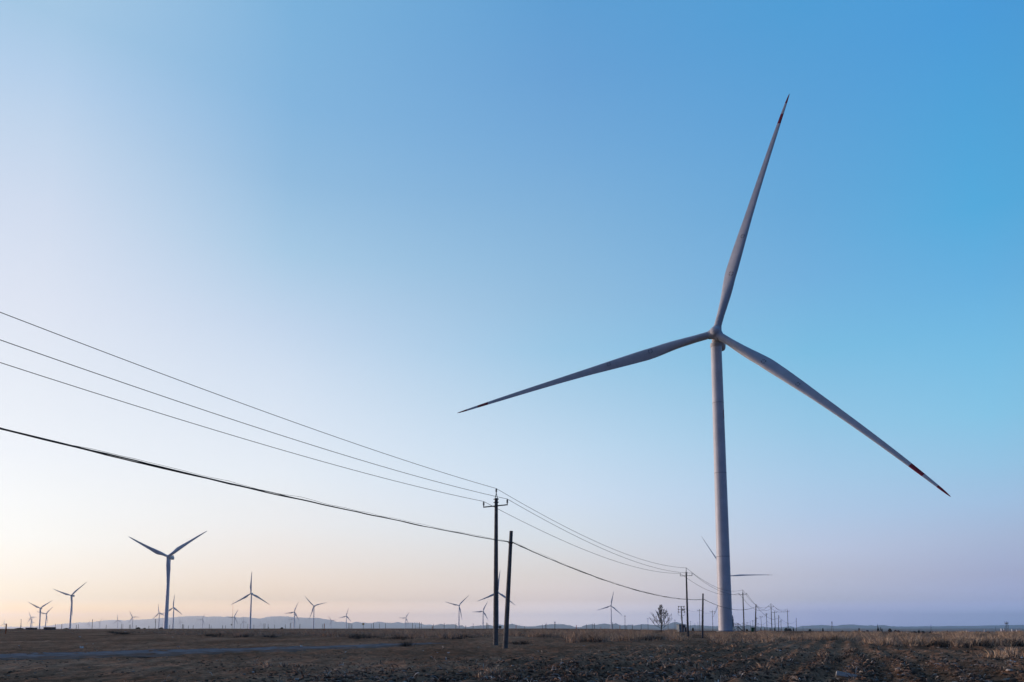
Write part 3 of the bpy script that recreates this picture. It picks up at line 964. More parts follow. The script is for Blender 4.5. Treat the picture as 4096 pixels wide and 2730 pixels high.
FP = [
    (2500.5, 2462.4, 2517, 10, 'short-armed pole standing alone between the pale turbine and the bare tree', 'cross', .17, .72),
    (2592.5, 2473, 2518, 9, 'crossarm pole immediately left of the bare tree', 'cross', .14, .8),
    (2672.5, 2458, 2518, 9.5, 'crossarm pole touching the right side of the bare tree', 'cross', .13, .85),
    (2700.5, 2479, 2518, 9, 'thin crossarm pole between the bare tree and the grey kiosk', 'cross', .15, 1.0),
    (2762.5, 2484.6, 2519, 9, 'thin pole showing close on the right of the second crossarm pole', 'cross', .13, .5),
    (2780.5, 2492.6, 2520, 8, 'thin armless pole right of the grey kiosk', 'plain', .14, 0),
    (2792.5, 2488, 2520, 8, 'thin armless pole left beside the second bare cable pole', 'plain', .13, 0),
    (2800, 2437.5, 2522, 10, 'crossarm pole half behind the second bare cable pole', 'cross', .13, 1.15),
    (2851.7, 2443, 2522, 10, 'crossarm pole just left of the nearest tower foot', 'cross', .13, 1.2),
    (2972, 2490, 2524, 8, 'thin pole hidden beside the third crossarm pole, right of the stairs', 'plain', .14, 0),
    (2985.5, 2490, 2524, 8, 'first thin pole right of the third crossarm pole', 'plain', .14, 0),
    (2992.3, 2489, 2524, 8.2, 'thin crossarm pole second right of the third crossarm pole', 'cross', .14, 1.0),
    (3002, 2483.7, 2524, 8.5, 'thin armless pole above the green cabinet', 'plain', .14, 0),
    (3012.5, 2481.7, 2524, 8.5, 'thin crossarm pole beside the third bare cable pole, above the green cabinet', 'cross', .14, .9),
    (3028, 2470, 2525, 9, 'thin crossarm pole close on the right of the third bare cable pole', 'cross', .13, .9),
    (3033.5, 2492, 2525, 8, 'short thin pole two places right of the third bare cable pole', 'plain', .13, 0),
    (3046, 2464.5, 2525, 9.5, 'crossarm pole midway between the third bare pole and the fourth crossarm pole', 'cross', .13, .95),
    (3068.5, 2453, 2527, 10, 'pole with its arm set to the left, before the fourth crossarm pole', 'cross', .15, .7),
    (3101.5, 2446, 2530, 10, 'crossarm pole immediately right of the fourth pole of the line', 'cross', .15, 1.0),
    (3125.5, 2479, 2528, 8, 'bare cable pole of the rear line, behind the last crossarm pole', 'plain', .16, 0),
    (3148.5, 2504, 2526, 7, 'stub of a thin pole just left of the last crossarm pole', 'plain', .12, 0),
    (3212.5, 2504, 2527, 8, 'small T-shaped pole alone right of the last bare pole', 'tee', .17, .9),
    (3281, 2510, 2526, 7, 'short faint pole between the T-shaped pole and the A-frame mast', 'plain', .15, 0),
    (3312, 2517, 2529, 5, 'short post close on the left of the A-frame mast', 'plain', .2, 0),
    (3501.5, 2512, 2526, 6, 'short faint pole left of the poplars', 'plain', .14, 0),
    (3725, 2500, 2526, 8, 'thin dark pole above the pale shed roofs on the right', 'cross', .17, .35),
    (3983.5, 2508, 2534, 8, 'kinked thin pole left of the lattice watchtower', 'plain', .16, 0),
    (4016.5, 2521, 2534, 5, 'short thick post beside the lattice watchtower', 'plain', .28, 0),
    (82, 2478, 2518, 9, 'thin dark pole between the left-edge turbine and the smaller block hut', 'cross', .2, .3),
    (368, 2478, 2518, 9, 'lone thick dark pole under the slope of the left hills', 'plain', .23, 0),
    (620.8, 2477, 2517, 9, 'dark pole with three short arms left of the largest V-bladed tower', 'three', .2, .75),
]
for u, vt, vb, H, lab, kind, rad, arm in FP:
    far_pole(u, vt, vb, H, lab, kind, rad, 'farpole', 'small poles far behind the line', arm)

# switch pole with looped jumper wires in front of the grey kiosk
Y = 198.0
p = on_ground(2729, 2530, Y)
zt = pt(2727, 2425, Y).z
sp = thing('switch_pole', p, 'switch pole with hanging jumper loops before the grey kiosk', 'switch pole', None, -R(8))
h = zt - p.z
k_ = Y / F                                                  # metres per photo pixel there
MB().tube([(.1, 0, -.6), (0, 0, h * .5), (-.12, 0, h)], [.19, .16, .12], 12).obj('pole_shaft', M['conc'], sp)
for dv, half in ((1.2, 13), (14.5, 13), (24, 13)):
    MB().box((-.08, -.2, h - dv * k_), (half * 2 * k_, .09, .09)).obj('crossarm', M['darksteel'], sp, False)
for s in (-1, 1):
    ib = MB()
    for (du, dv, r) in ((10.5, 3, .16), (12, 13.5, .15), (12.5, 24, .13)):
        ib.tube([(s * du * k_ - .08, -.2, h - dv * k_ - .25), (s * du * k_ - .08, -.2, h - dv * k_ + .2)], [r * .5, r], 8)
    ib.obj('fuse_insulator', M['porc'], sp)
    lp = [(s * a * k_ - .08, -.25, h - b * k_) for a, b in ((10.5, 3), (10, 9), (12, 13), (11, 18), (13, 24), (13.5, 31), (11, 36), (5, 38.5), (2, 40), (4, 48), (1, 54))]
    MB().tube(lp, .028, 6).obj('jumper_wire', M['rubber'], sp)
MB().tube([(4.5 * k_, -.2, h - 15 * k_ + .3), (4.5 * k_, -.2, h - 15 * k_ - .3)], .17, 8).obj('arrester', M['porc'], sp)

# poles of the distant lines, thin as hairs
HAIR = [(220, 2496), (246, 2497), (304.6, 2500), (312.8, 2498), (424, 2500), (485, 2496), (490.6, 2496), (516.7, 2500), (521, 2499), (543.7, 2502), (595, 2504),
        (678, 2500), (729.5, 2498), (734, 2498), (753, 2503), (772, 2502), (836.6, 2498), (844, 2503), (890, 2502), (901.6, 2503), (962.9, 2497), (991, 2497), (1015, 2500),
        (1054.6, 2495), (1059.4, 2495), (1071.8, 2497), (1097.7, 2500), (1140.8, 2499), (1160.7, 2494), (1199, 2497), (1289.5, 2498), (1395, 2492), (1399.8, 2493), (1407, 2498),
        (1484.9, 2498), (1493.7, 2492), (1517, 2495), (1541.7, 2495), (1649.5, 2493), (1661, 2500), (1678, 2490), (1685, 2490), (1734, 2496), (1776.6, 2492), (1823.5, 2495),
        (1863, 2503), (1892.4, 2494), (1945.4, 2491), (1948.5, 2491), (1953, 2497), (2099, 2505), (2169.7, 2498), (2181.5, 2498), (2185, 2493), (2346, 2497), (2370, 2494.5), (2377.5, 2494.5),
        (2450.5, 2490), (2507, 2505), (2529.5, 2499), (2565, 2498)]
ANCH = [(16, 'the left-edge turbine'), (160, 'the turbine between the huts'), (284, 'the lone V-bladed turbine'), (368, 'the lone thick pole'), (470, 'the hill-shoulder turbine'),
        (621, 'the three-armed pole'), (667, 'the largest V-bladed tower'), (809, 'the small hill-crest turbine'), (932, 'the guyed mast'), (1003, 'the mid-sized upright turbine'),
        (1174, 'the slim hill-crest tower'), (1253, 'the turbine by the orange post'), (1385, 'the turbine left of the yellow sign'), (1452.8, 'the yellow sign'), (1622, 'the small lone turbine'),
        (1835, 'the turbine with a blade along its tower'), (1931, 'the slim turbine by the tall pole'), (2022, 'the leaning near pole'), (2219, 'the pole with a white box'),
        (2305, 'the red post'), (2444, 'the pale lone turbine'), (2500, 'the short-armed lone pole'), (2592, 'the crossarm pole left of the bare tree')]
ORD = ['', 'second ', 'third ', 'fourth ', 'fifth ', 'sixth ', 'seventh ']
grp = {}
for u, vt in HAIR:
    k = min(range(len(ANCH)), key=lambda i: abs(ANCH[i][0] - u))
    grp.setdefault((k, u > ANCH[k][0]), []).append((abs(u - ANCH[k][0]), u, vt))
hair_proto = None
for (k, rt), lst in sorted(grp.items()):
    for n, (_, u, vt) in enumerate(sorted(lst)):
        lab = f"hair-thin far pole, {ORD[n] or 'first '}to the {'right' if rt else 'left'} of {ANCH[k][1]}"
        Y = 900.0 + 140 * ((n * 7 + k * 3) % 5)
        b = pt(u, 2520, Y)
        zt = pt(u, vt, Y).z
        zb = float(macro(b.x, b.y))
        if hair_proto is None:
            me = MB().tube([(0, 0, -.15), (0, 0, 1)], [1, .8], 8).mesh('far_pole_shaft', M['farpole'])
            hair_proto = me
        o = link('utility_pole', hair_proto)
        o.location = (b.x, b.y, zb)
        o.scale = (.36, .36, zt - zb)
        tag(o, lab, 'utility pole', 'hair-thin poles of the distant lines')

# wires of the rear line, right of the nearest tower
def rear_wire(pts_, sags, rad, label):
    P3 = [pt(*q) for q in pts_]
    path = []
    for a, b, s in zip(P3[:-1], P3[1:], sags):
        path += catenary(a, b, s, 14)
    tag(MB().tube(path, rad, 5).obj('rear_line_wire', M['wire']), label, 'wire')
rear_wire([(2935, 2497, 330), (2972, 2493, 330), (3033, 2495, 330), (3068, 2485, 330), (3125, 2482, 340), (3153, 2492, 412)], [.5, 1.2, 1.0, 1.6, 1.2], .035, 'thin sagging wire of the rear line below the main cable')
rear_wire([(2851, 2449, 390), (2800, 2444, 372), (2728, 2426, 200)], [1.0, 1.0], .02, 'thin slack wire from the switch pole to the pole by the tower')
rear_wire([(3012, 2483, 600), (3028, 2474, 480), (3046, 2469, 460), (3066, 2458, 400)], [.8, .8, .8], .035, 'thin wire climbing along the rear crossarm poles')

# masts and lattice structures
Y = 1150.0
b = pt(928.5, 2512, Y); zb = float(macro(b.x, b.y))
mm = thing('guyed_mast', (b.x, b.y, zb), 'very thin leaning measuring mast with a dark ball low on it', 'mast')
top = pt(932.5, 2402, Y) - Vector((b.x, b.y, zb))
MB().tube([(0, 0, 0), top], [.24, .12], 6).obj('mast_pole', M['darksteel'], mm)
q = pt(926, 2500, Y) - Vector((b.x, b.y, zb))
MB().ball(q, 1.0, 0, 12, 8).obj('ball_marker', M['rubber'], mm)

Y = 900.0
b = pt(3329.5, 2529, Y); zb = float(macro(b.x, b.y))
am = thing('a_frame_mast', (b.x, b.y, zb), 'dark A-frame mast with two slanting legs before the blue hills', 'mast')
hz_ = pt(3328.6, 2487, Y).z - zb
for s in (-1, 1):
    MB().tube([(s * 1.35, 0, 0), (s * .35, 0, hz_ * .86), (s * .2, 0, hz_)], [.2, .17, .12], 6).obj('leg', M['darksteel'], am)
MB().box((0, 0, hz_ * .88), (1.1, .7, 1.1)).tube([(-.8, 0, hz_ * .99), (.8, 0, hz_ * .99)], .14, 6).obj('mast_head', M['darksteel'], am, False)
Y = 1000.0
b = pt(4029, 2533, Y); zb = float(macro(b.x, b.y))
wt = thing('lattice_watchtower', (b.x, b.y, zb), 'tall lattice watchtower with a roofed platform at the right edge', 'watchtower')
ht = pt(4029, 2495, Y).z - zb
for sx in (-1, 1):
    for sy in (-1, 1):
        MB().tube([(sx * 1.8, sy * 1.8, 0), (sx * 1.05, sy * 1.05, ht)], .16, 6).obj('leg', M['darksteel'], wt)
br = MB()
for k in range(5):
    z0_, z1_ = ht * k / 5, ht * (k + 1) / 5
    f0, f1 = 1.8 - .75 * k / 5, 1.8 - .75 * (k + 1) / 5
    for sy in (-1, 1):
        br.tube([(-f0, sy * f0, z0_), (f1, sy * f1, z1_)], .07, 4); br.tube([(f0, sy * f0, z0_), (-f1, sy * f1, z1_)], .07, 4)
br.obj('bracing', M['darksteel'], wt)
MB().box((0, 0, ht + .5), (3.2, 3.2, 1.0)).obj('platform', M['darksteel'], wt, False)
rp = MB()
for sx in (-1, 1):
    for sy in (-1, 1):
        rp.tube([(sx * 1.35, sy * 1.35, ht + 1), (sx * 1.35, sy * 1.35, ht + 3.2)], .13, 5)
rp.obj('corner_posts', M['darksteel'], wt)

# ------------------------------------------------------------------ posts, signs, cabinets, sheds
def post(u, vt, vb, H, w, mname, label, cat='post', group='coloured marker posts in the field'):
    Y = F * H / (vb - vt)
    p = on_ground(u, vb, Y)
    h = pt(u, vt, Y).z - p.z
    o = MB().box((0, 0, h / 2 - .25), (w, w, h + .5)).box((0, 0, h + .03), (w * .8, w * .8, .06), taper=.5).obj('marker_post', M[mname], None, False)
    o.location = p
    o.rotation_euler = (0, random.uniform(-.02, .02), random.uniform(-.4, .4))
    return tag(o, label, cat, group)
post(22.5, 2497, 2536, 1.9, .17, 'orange', 'thick orange post at the left picture edge')
post(633.5, 2513, 2526, 1.3, .2, 'cream', 'short pale post before the largest V-bladed tower')
post(1296, 2496, 2529, 2.0, .16, 'orange', 'tall orange-red post beside the turbine with a blade hanging left')
post(1074.5, 2509, 2520, 1.2, .16, 'cream', 'short pale yellow post right of the mid-sized upright turbine')
post(1729, 2507, 2526, 1.6, .17, 'orange', 'leaning short orange post left of the turbine with a blade along its tower')
post(2064, 2501, 2520, 2.0, .18, 'redpost', 'red post just right of the leaning near pole')
post(2305.5, 2501, 2516, 2.0, .24, 'redpost', 'thick red post rising behind the tall grass clumps')
post(2403.5, 2508, 2517, 1.2, .2, 'orange', 'short orange post left of the pale lone turbine')
post(2479.5, 2504, 2517, 1.6, .2, 'orange', 'orange post just left of the short-armed pole')
# small yellow sign
Y = 300.0
p = on_ground(1452.8, 2516, Y)
sg = thing('yellow_sign', p, 'small yellow board on a thin post against the pale hills', 'sign')
hs = pt(1452.8, 2497, Y).z - p.z
MB().tube([(0, 0, -.3), (0, 0, hs)], .08, 8).obj('post', M['darksteel'], sg)
MB().box((0, -.1, hs), (.8, .05, .62)).obj('board', M['yellow'], sg, False)
# pole with a white box
Y = 420.0
p = on_ground(2219.5, 2514, Y)
wb = thing('antenna_pole', p, 'dark pole topped by a white box, before the jagged hills', 'antenna pole')
hs = pt(2219.5, 2496, Y).z - p.z
MB().tube([(0, 0, -.3), (0, 0, hs)], .16, 8).obj('pole_shaft', M['farpole'], wb)
MB().box((.05, 0, hs + .6), (.55, .4, 1.25)).obj('box', M['wallw'], wb, False)

# grey equipment kiosk behind the switch pole
Y = 214.0
p = on_ground(2724.5, 2527, Y)
ki = thing('equipment_kiosk', p, 'grey-green metal equipment kiosk with a flat dark roof', 'kiosk', None, R(14))
hk = pt(2724, 2500.5, Y).z - p.z
MB().box((0, 0, hk / 2 - .1), (1.95, 1.6, hk + .2)).obj('body', M['kiosk'], ki, False)
MB().box((0, 0, hk + .06), (2.2, 1.85, .12)).obj('roof', M['roofd'], ki, False)
d_ = MB().box((-.45, -.82, hk * .47), (.8, .05, hk * .8)).obj('door', M['kiosk'], ki, False)
MB().box((-.12, -.87, hk * .5), (.05, .05, .2)).obj('handle', M['darksteel'], d_, False)
MB().box((.5, -.82, hk * .72), (.55, .04, .4)).obj('vent_grille', M['darksteel'], ki, False)
# dark bin by the kiosk, green cabinet by the third bare pole
p = on_ground(2742, 2528, 208)
o = MB().box((0, 0, .55), (.55, .6, 1.3), taper=.85).box((0, 0, 1.24), (.62, .66, .09)).obj('dark_box', M['darksteel'], None, False); o.location = p
tag(o, 'dark upright box against the right side of the grey kiosk', 'box')
p = on_ground(3013, 2530, 205)
gc = thing('green_cabinet', p, 'green metal cabinet in the grass beside the third bare cable pole', 'cabinet', None, R(-12))
MB().box((0, 0, .52), (.98, .7, 1.2)).obj('body', M['green'], gc, False)
MB().box((0, 0, 1.16), (1.1, .82, .1)).obj('lid', M['green'], gc, False)

def hut(u, v0, v1, wpx, Y, label, wall, roof, pitched=False, depth=.7, name='shed', cat='shed', over=.12):
    p = on_ground(u, v0, Y)
    w = wpx * Y / F
    h = pt(u, v1, Y).z - p.z
    o = thing(name, p, label, cat, None, R(random.uniform(-8, 8)))
    MB().box((0, 0, h / 2 - .2), (w, w * depth, h + .4)).obj('wall', M[wall], o, False)
    r = MB()
    if pitched:
        hh = h * .55
        V = [(-w / 2 - over, -w * depth / 2 - over, h), (w / 2 + over, -w * depth / 2 - over, h), (w / 2 + over, w * depth / 2 + over, h), (-w / 2 - over, w * depth / 2 + over, h),
             (-w / 2 - over, 0, h + hh), (w / 2 + over, 0, h + hh)]
        r.add(V, [(0, 1, 5, 4), (2, 3, 4, 5), (0, 4, 3), (1, 2, 5), (3, 2, 1, 0)])
    else:
        r.box((0, 0, h + .06), (w + over * 2, w * depth + over * 2, .14))
    r.obj('roof', M[roof], o, False)
    dn = MB().box((-w * .2, -w * depth / 2 - .02, min(1.0, h * .45)), (min(.9, w * .25), .05, min(2.0, h * .8))).obj('door', M['roofd'], o, False)
    return o
hut(125.5, 2519, 2512.5, 33, 380, 'smaller low dark block hut on the left plain', 'walld', 'roofd', name='block_hut', cat='hut')
hut(198.5, 2520, 2510.5, 34, 360, 'larger low dark block hut with a stepped roof on the left plain', 'walld', 'roofd', name='block_hut', cat='hut')
hut(3740, 2535, 2531.5, 16, 700, 'pale blue-roofed low shed under the thin dark pole', 'walld', 'roofw', over=.4)
hut(3767, 2536, 2532, 13, 700, 'second pale-roofed low shed, smaller, right of the blue-roofed one', 'walld', 'roofw', over=.4)
hut(3810, 2534, 2529.5, 27, 720, 'long dark low shed on the right skyline', 'walld', 'roofd', depth=.35)
hut(3452, 2530, 2526, 13, 800, 'dark low hut left of the poplars, next to the spiky tree', 'walld', 'roofd')
hut(3470, 2531, 2526, 9, 800, 'small dark hut second right of the spiky tree', 'walld', 'roofd', True)
hut(3630.5, 2533.5, 2530, 4.5, 600, 'tiny white hut gleaming on the right skyline', 'wallw', 'wallw')
for i, (u, v0, v1, w, lab) in enumerate((
        (4008, 2522, 2515.5, 7, 'white town house far off, left beside the lattice watchtower'), (4018, 2520, 2515, 6, 'smaller white town house behind the short thick post'),
        (4012, 2528, 2524, 7, 'low white house below the two town houses by the watchtower'), (4051, 2523, 2518, 8, 'white town house far off, right of the lattice watchtower'),
        (4070, 2524, 2520, 8, 'grey-white town house nearest the right picture edge'), (3939, 2524, 2520.5, 5, 'single tiny white house before the right hills'),
        (3868, 2523, 2520.5, 6, 'tiny pale house left of the single white one'), (3882, 2531, 2528.5, 24, 'long low pale building on the right plain'))):
    Y = 2600.0
    b = pt(u, v0, Y)
    b.z = float(macro(b.x, b.y))
    o = thing('town_house', b, lab, 'house', 'pale houses of the far town')
    W_, hh = w * Y / F, max(pt(u, v1, Y).z - b.z, 3)
    MB().box((0, 0, hh / 2 - 1), (W_, W_ * .7, hh + 2)).obj('wall', M['wallw'], o, False)
    MB().box((0, 0, hh + .25), (W_ + .6, W_ * .7 + .6, .5), taper=.8).obj('roof', M['roofw'], o, False)
# low pale wall behind the poles on the right
a, b = on_ground(3051, 2527, 420), on_ground(3112, 2528, 400)
pw = MB()
d = b - a
pw.box((d.x / 2, d.y / 2, .2), (d.length, .3, 1.1), Matrix.Rotation(math.atan2(d.y, d.x), 3, 'Z'))
o = pw.obj('low_wall', M['conc2'], None, False); o.location = a
tag(o, 'low pale concrete wall behind the poles on the right', 'wall')
# pale concrete slab lying in the near soil, lower right
p = on_ground(3392, 2722, 19.6)
sb = MB()
V = [(-.30, -.07, 0), (.29, -.08, 0), (.30, .07, 0), (-.28, .08, 0), (-.29, -.06, .13), (.27, -.075, .10), (.29, .06, .10), (-.285, .07, .125)]
sb.add([Vector(v) for v in V], [(3, 2, 1, 0), (4, 5, 6, 7), (0, 1, 5, 4), (1, 2, 6, 5), (2, 3, 7, 6), (3, 0, 4, 7)])
o = sb.obj('concrete_slab', M['slab'], None, False)
bv = o.modifiers.new('edge', 'BEVEL'); bv.width, bv.segments = .014, 2
o.location = (p.x, p.y, p.z + .01); o.rotation_euler = (R(-16), R(9), R(-14))
tag(o, 'broken pale concrete block half sunk in the nearest soil', 'concrete block')

# ------------------------------------------------------------------ trees and bushes
def bare_tree(u, v, vt, Y):
    p = on_ground(u, v, Y)
    H = pt(u, vt, Y).z - p.z
    o = thing('bare_tree', p, 'bare spindly tree with upswept branches standing in the dry grass', 'tree')
    rnd = random.Random(8)
    tr = MB()
    def tp(t): return Vector((.03 * H * math.sin(t * 5) + .04 * H * t * t, .02 * H * math.sin(t * 4 + 1), H * t))
    tr.tube([tp(k / 12) - (Vector((0, 0, .4)) if k == 0 else Vector()) for k in range(13)], [.13 * (1 - k / 13) + .014 for k in range(13)], 8)
    tr.obj('trunk', M['bark'], o)
    br, tips_ = MB(), []
    def branch(a, d, L, r, lvl):
        pts_ = [a]
        dd = d.copy()
        for k in range(5):
            dd = (dd + Vector((rnd.uniform(-.16, .16), rnd.uniform(-.16, .16), .13 + rnd.uniform(-.06, .06)))).normalized()
            pts_.append(pts_[-1] + dd * L / 5)
        br.tube(pts_, [max(r * (1 - k / 6), .026) for k in range(6)], 5)
        tips_.append(pts_[-1]); tips_.append(pts_[3])
        if lvl < 2:
            for _ in range(5 if lvl == 0 else 2):
                t = rnd.uniform(.25, .95)
                q = pts_[int(t * 5)]
                nd = (dd + Vector((rnd.uniform(-.8, .8), rnd.uniform(-.8, .8), rnd.uniform(-.15, .6)))).normalized()
                branch(q, nd, L * rnd.uniform(.28, .5), r * .5, lvl + 1)
    for k in range(34):
        t = .13 + .84 * (k / 33) ** 1.1
        az_ = k * 2.4 + rnd.uniform(-.4, .4)
        L = H * (.60 * (1 - t) + .08) * rnd.uniform(.5, 1.15) * (1.08 if math.cos(az_) < 0 and t < .5 else .88)
        branch(tp(t), Vector((math.cos(az_), math.sin(az_), (.30 + .9 * t))).normalized(), L, .06 * (1.15 - t), 0)
    br.obj('branches', M['bark'], o)
    lf = MB()
    for q in tips_:
        if rnd.random() < .22:
            for _ in range(4):
                c = q + Vector([rnd.gauss(0, .13) for _ in range(3)])
                a_ = Vector([rnd.gauss(0, 1) for _ in range(3)]).normalized() * .075
                b_ = Vector([rnd.gauss(0, 1) for _ in range(3)]).normalized() * .05
                lf.add([c - a_, c + b_, c + a_, c - b_], [(0, 1, 2, 3)])
    lf.obj('dry_leaves', M['leafb'], o, False)
    return o
bare_tree(2644, 2529, 2424, 190.0)

def leaf_cloud(n, shape, size, rnd):
    """n leaf clumps spread through a crown; shape(t) gives the half width at height fraction t"""
    V, Fc = [], []
    for k in range(n):
        t = rnd.random()
        w = shape(t)
        a = rnd.uniform(0, 2 * math.pi)
        r = w * math.sqrt(rnd.random()) * (1 + .22 * math.sin(3 * a + 9 * t))
        c = Vector((r * math.cos(a), r * math.sin(a), t))
        x = Vector([rnd.gauss(0, 1) for _ in range(3)]).normalized() * size * rnd.uniform(.5, 1.3)
        y = Vector([rnd.gauss(0, 1) for _ in range(3)]).normalized() * size * rnd.uniform(.5, 1.3)
        i = len(V)
        V += [c - x, c + y, c + x, c - y]
        Fc.append((i, i + 1, i + 2, i + 3))
    return V, Fc

def tree(u, vb, vt, wpx, Y, kind, label, group=None):
    b = pt(u, vb, Y)
    b.z = float(macro(b.x, b.y))
    H = pt(u, vt, Y).z - b.z
    W = wpx * Y / F
    rnd = random.Random(int(u))
    nm = {'poplar': 'poplar_tree', 'round': 'round_tree', 'spiky': 'spiky_tree', 'bush': 'bush'}[kind]
    shp = {'poplar': lambda t: .5 * math.sin(math.pi * min(1, t * .96 + .05)) ** .6 * (1 - .45 * t), 'round': lambda t: .5 * math.sin(math.pi * (t * .93 + .05)) ** .55,
           'spiky': lambda t: .5 * (1 - t) ** .7 * (.55 + .45 * math.sin(11 * t) ** 2) + .04, 'bush': lambda t: .5 * math.sqrt(max(0, 1 - t * t))}[kind]
    z0 = {'poplar': .1, 'round': .22, 'spiky': .1, 'bush': -.05}[kind]
    V, Fc = leaf_cloud(420 if kind != 'bush' else 300, shp, .16 if kind != 'poplar' else .10, rnd)
    V = [Vector((v.x * W, v.y * W, (z0 + v.z * (1 - z0)) * H)) for v in V]
    mb = MB(); mb.add(V, Fc)
    if kind == 'bush':
        o = mb.obj('bush', M['leafd'], None, False)
        o.location = b
        return tag(o, label, 'bush', group)
    o = thing(nm, b, label, 'tree', group)
    MB().tube([(0, 0, -.5), (0, 0, H * .3), (.02 * H, 0, H * .9)], [.05 * W + .05, .04 * W + .04, .03], 7).obj('trunk', M['bark'], o)
    mb.obj('crown', M['leafd'], o, False)
    return o

FT = [(3437, 2530, 2515, 9, 850, 'spiky', 'spiky dark tree standing alone between the A-frame mast and the poplars'),
      (3509.5, 2530, 2515, 4.5, 850, 'poplar', 'leftmost low poplar of the clump under the tall spire'), (3516, 2530, 2511, 5, 860, 'poplar', 'poplar second from the left in the clump'),
      (3523.5, 2530, 2510, 5, 840, 'poplar', 'tallest broad poplar of the clump'), (3529, 2530, 2515, 5, 850, 'poplar', 'rightmost poplar of the clump'),
      (3512, 2530, 2497, 3.4, 870, 'poplar', 'very thin tall bare-looking spire rising above the poplar clump'),
      (3560, 2529, 2516, 12, 900, 'round', 'round-crowned tree right of the poplar clump'), (3292, 2529, 2514, 9, 880, 'spiky', 'spiky tree left of the A-frame mast'),
      (3060, 2528, 2513, 6, 700, 'spiky', 'slim dark tree right of the rear crossarm pole, before the low wall'), (3081, 2528, 2513, 6, 720, 'spiky', 'slim dark tree just left of the fourth pole of the line'),
      (3098, 2528, 2510, 5, 740, 'poplar', 'slim upright tree just right of the fourth pole of the line'), (3041.5, 2528, 2512, 5, 760, 'poplar', 'slim upright tree right of the third bare cable pole'),
      (3145, 2529, 2514, 13, 760, 'round', 'leafy tree left of the last crossarm pole'), (3160, 2529, 2516, 13, 780, 'round', 'leafy tree right beside the last crossarm pole'),
      (3174, 2529, 2515, 8, 740, 'spiky', 'narrow tree between the last crossarm pole and the last bare pole'),
      (2000, 2516, 2505, 11, 620, 'round', 'round tree peeking out between the two near concrete poles')]
for a in FT:
    tree(*a, group='dark trees on the far plain')
BU = [(3240, 2529, 2518.5, 15, 800, 'rounded dark bush right of the T-shaped pole'), (3253, 2529, 2524, 8, 800, 'low dark bush beside the rounded one'), (3582, 2531, 2522, 14, 780, 'dark bush right of the round-crowned tree'),
      (3594, 2531, 2524, 16, 780, 'second dark bush right of the round-crowned tree'), (3370, 2530, 2524, 13, 800, 'low dark bush right of the A-frame mast'), (3421, 2530, 2524, 12, 820, 'low dark bush left of the spiky tree'),
      (3658, 2532, 2527, 22, 760, 'low wide bush right of the tiny white hut'), (3676, 2532, 2523.5, 13, 760, 'dark bush left of the pale sheds'), (3693, 2533, 2526, 20, 740, 'low wide bush close left of the pale sheds'),
      (3722, 2533, 2528, 14, 720, 'low bush under the thin dark pole'), (3790, 2533, 2524, 7, 740, 'small upright bush left of the long dark shed'), (3836, 2534, 2531, 24, 700, 'low bush right of the long dark shed'),
      (3905, 2534, 2529, 20, 740, 'low wide bush left of the pointed one on the right plain'), (3920, 2534, 2527, 10, 740, 'pointed dark bush on the right plain'), (3952, 2535, 2529, 18, 740, 'broad low bush left of the kinked pole'),
      (4046, 2536, 2530, 20, 700, 'low bush at the foot of the lattice watchtower'), (4072, 2536, 2531, 22, 700, 'low bush nearest the right picture edge'), (2988, 2528, 2518, 9, 300, 'dark bush beside the third crossarm pole'),
      (2772, 2523, 2513, 10, 420, 'dark bush right of the second crossarm pole'), (645, 2517.5, 2511, 13, 520, 'small dark shrub left of the largest V-bladed tower'), (578, 2517, 2512.5, 9, 520, 'tiny dark shrub left of the three-armed pole'),
      (553, 2517, 2510.5, 18, 560, 'low dark mound of scrub left of the tiny shrub'), (1127, 2516.5, 2510.5, 11, 520, 'dark scrub mound left of the slim hill-crest tower'), (265, 2518, 2513.5, 18, 520, 'flat scrub mound left of the lone V-bladed turbine'),
      (78, 2520, 2513, 32, 420, 'brownish scrub mound between the orange post and the smaller hut')]
for a in BU:
    tree(*a[:5], 'bush', a[5], group='dark bushes on the plain')

# ------------------------------------------------------------------ dry grass, weeds, clods and crop residue
def unproject(u, v):
    """ground point under photo pixels (macro surface), vectorised"""
    dx, dy = (u - CX) / F, math.cos(PITCH) - math.sin(PITCH) * (CY - v) / F
    dz = math.sin(PITCH) + math.cos(PITCH) * (CY - v) / F
    t = CH / np.maximum(-dz, 1e-4)
    for _ in range(8):
        z = macro(dx * t, dy * t)
        t = .5 * t + .5 * (CH - z) / np.maximum(-dz, 1e-4)
    return dx * t, dy * t

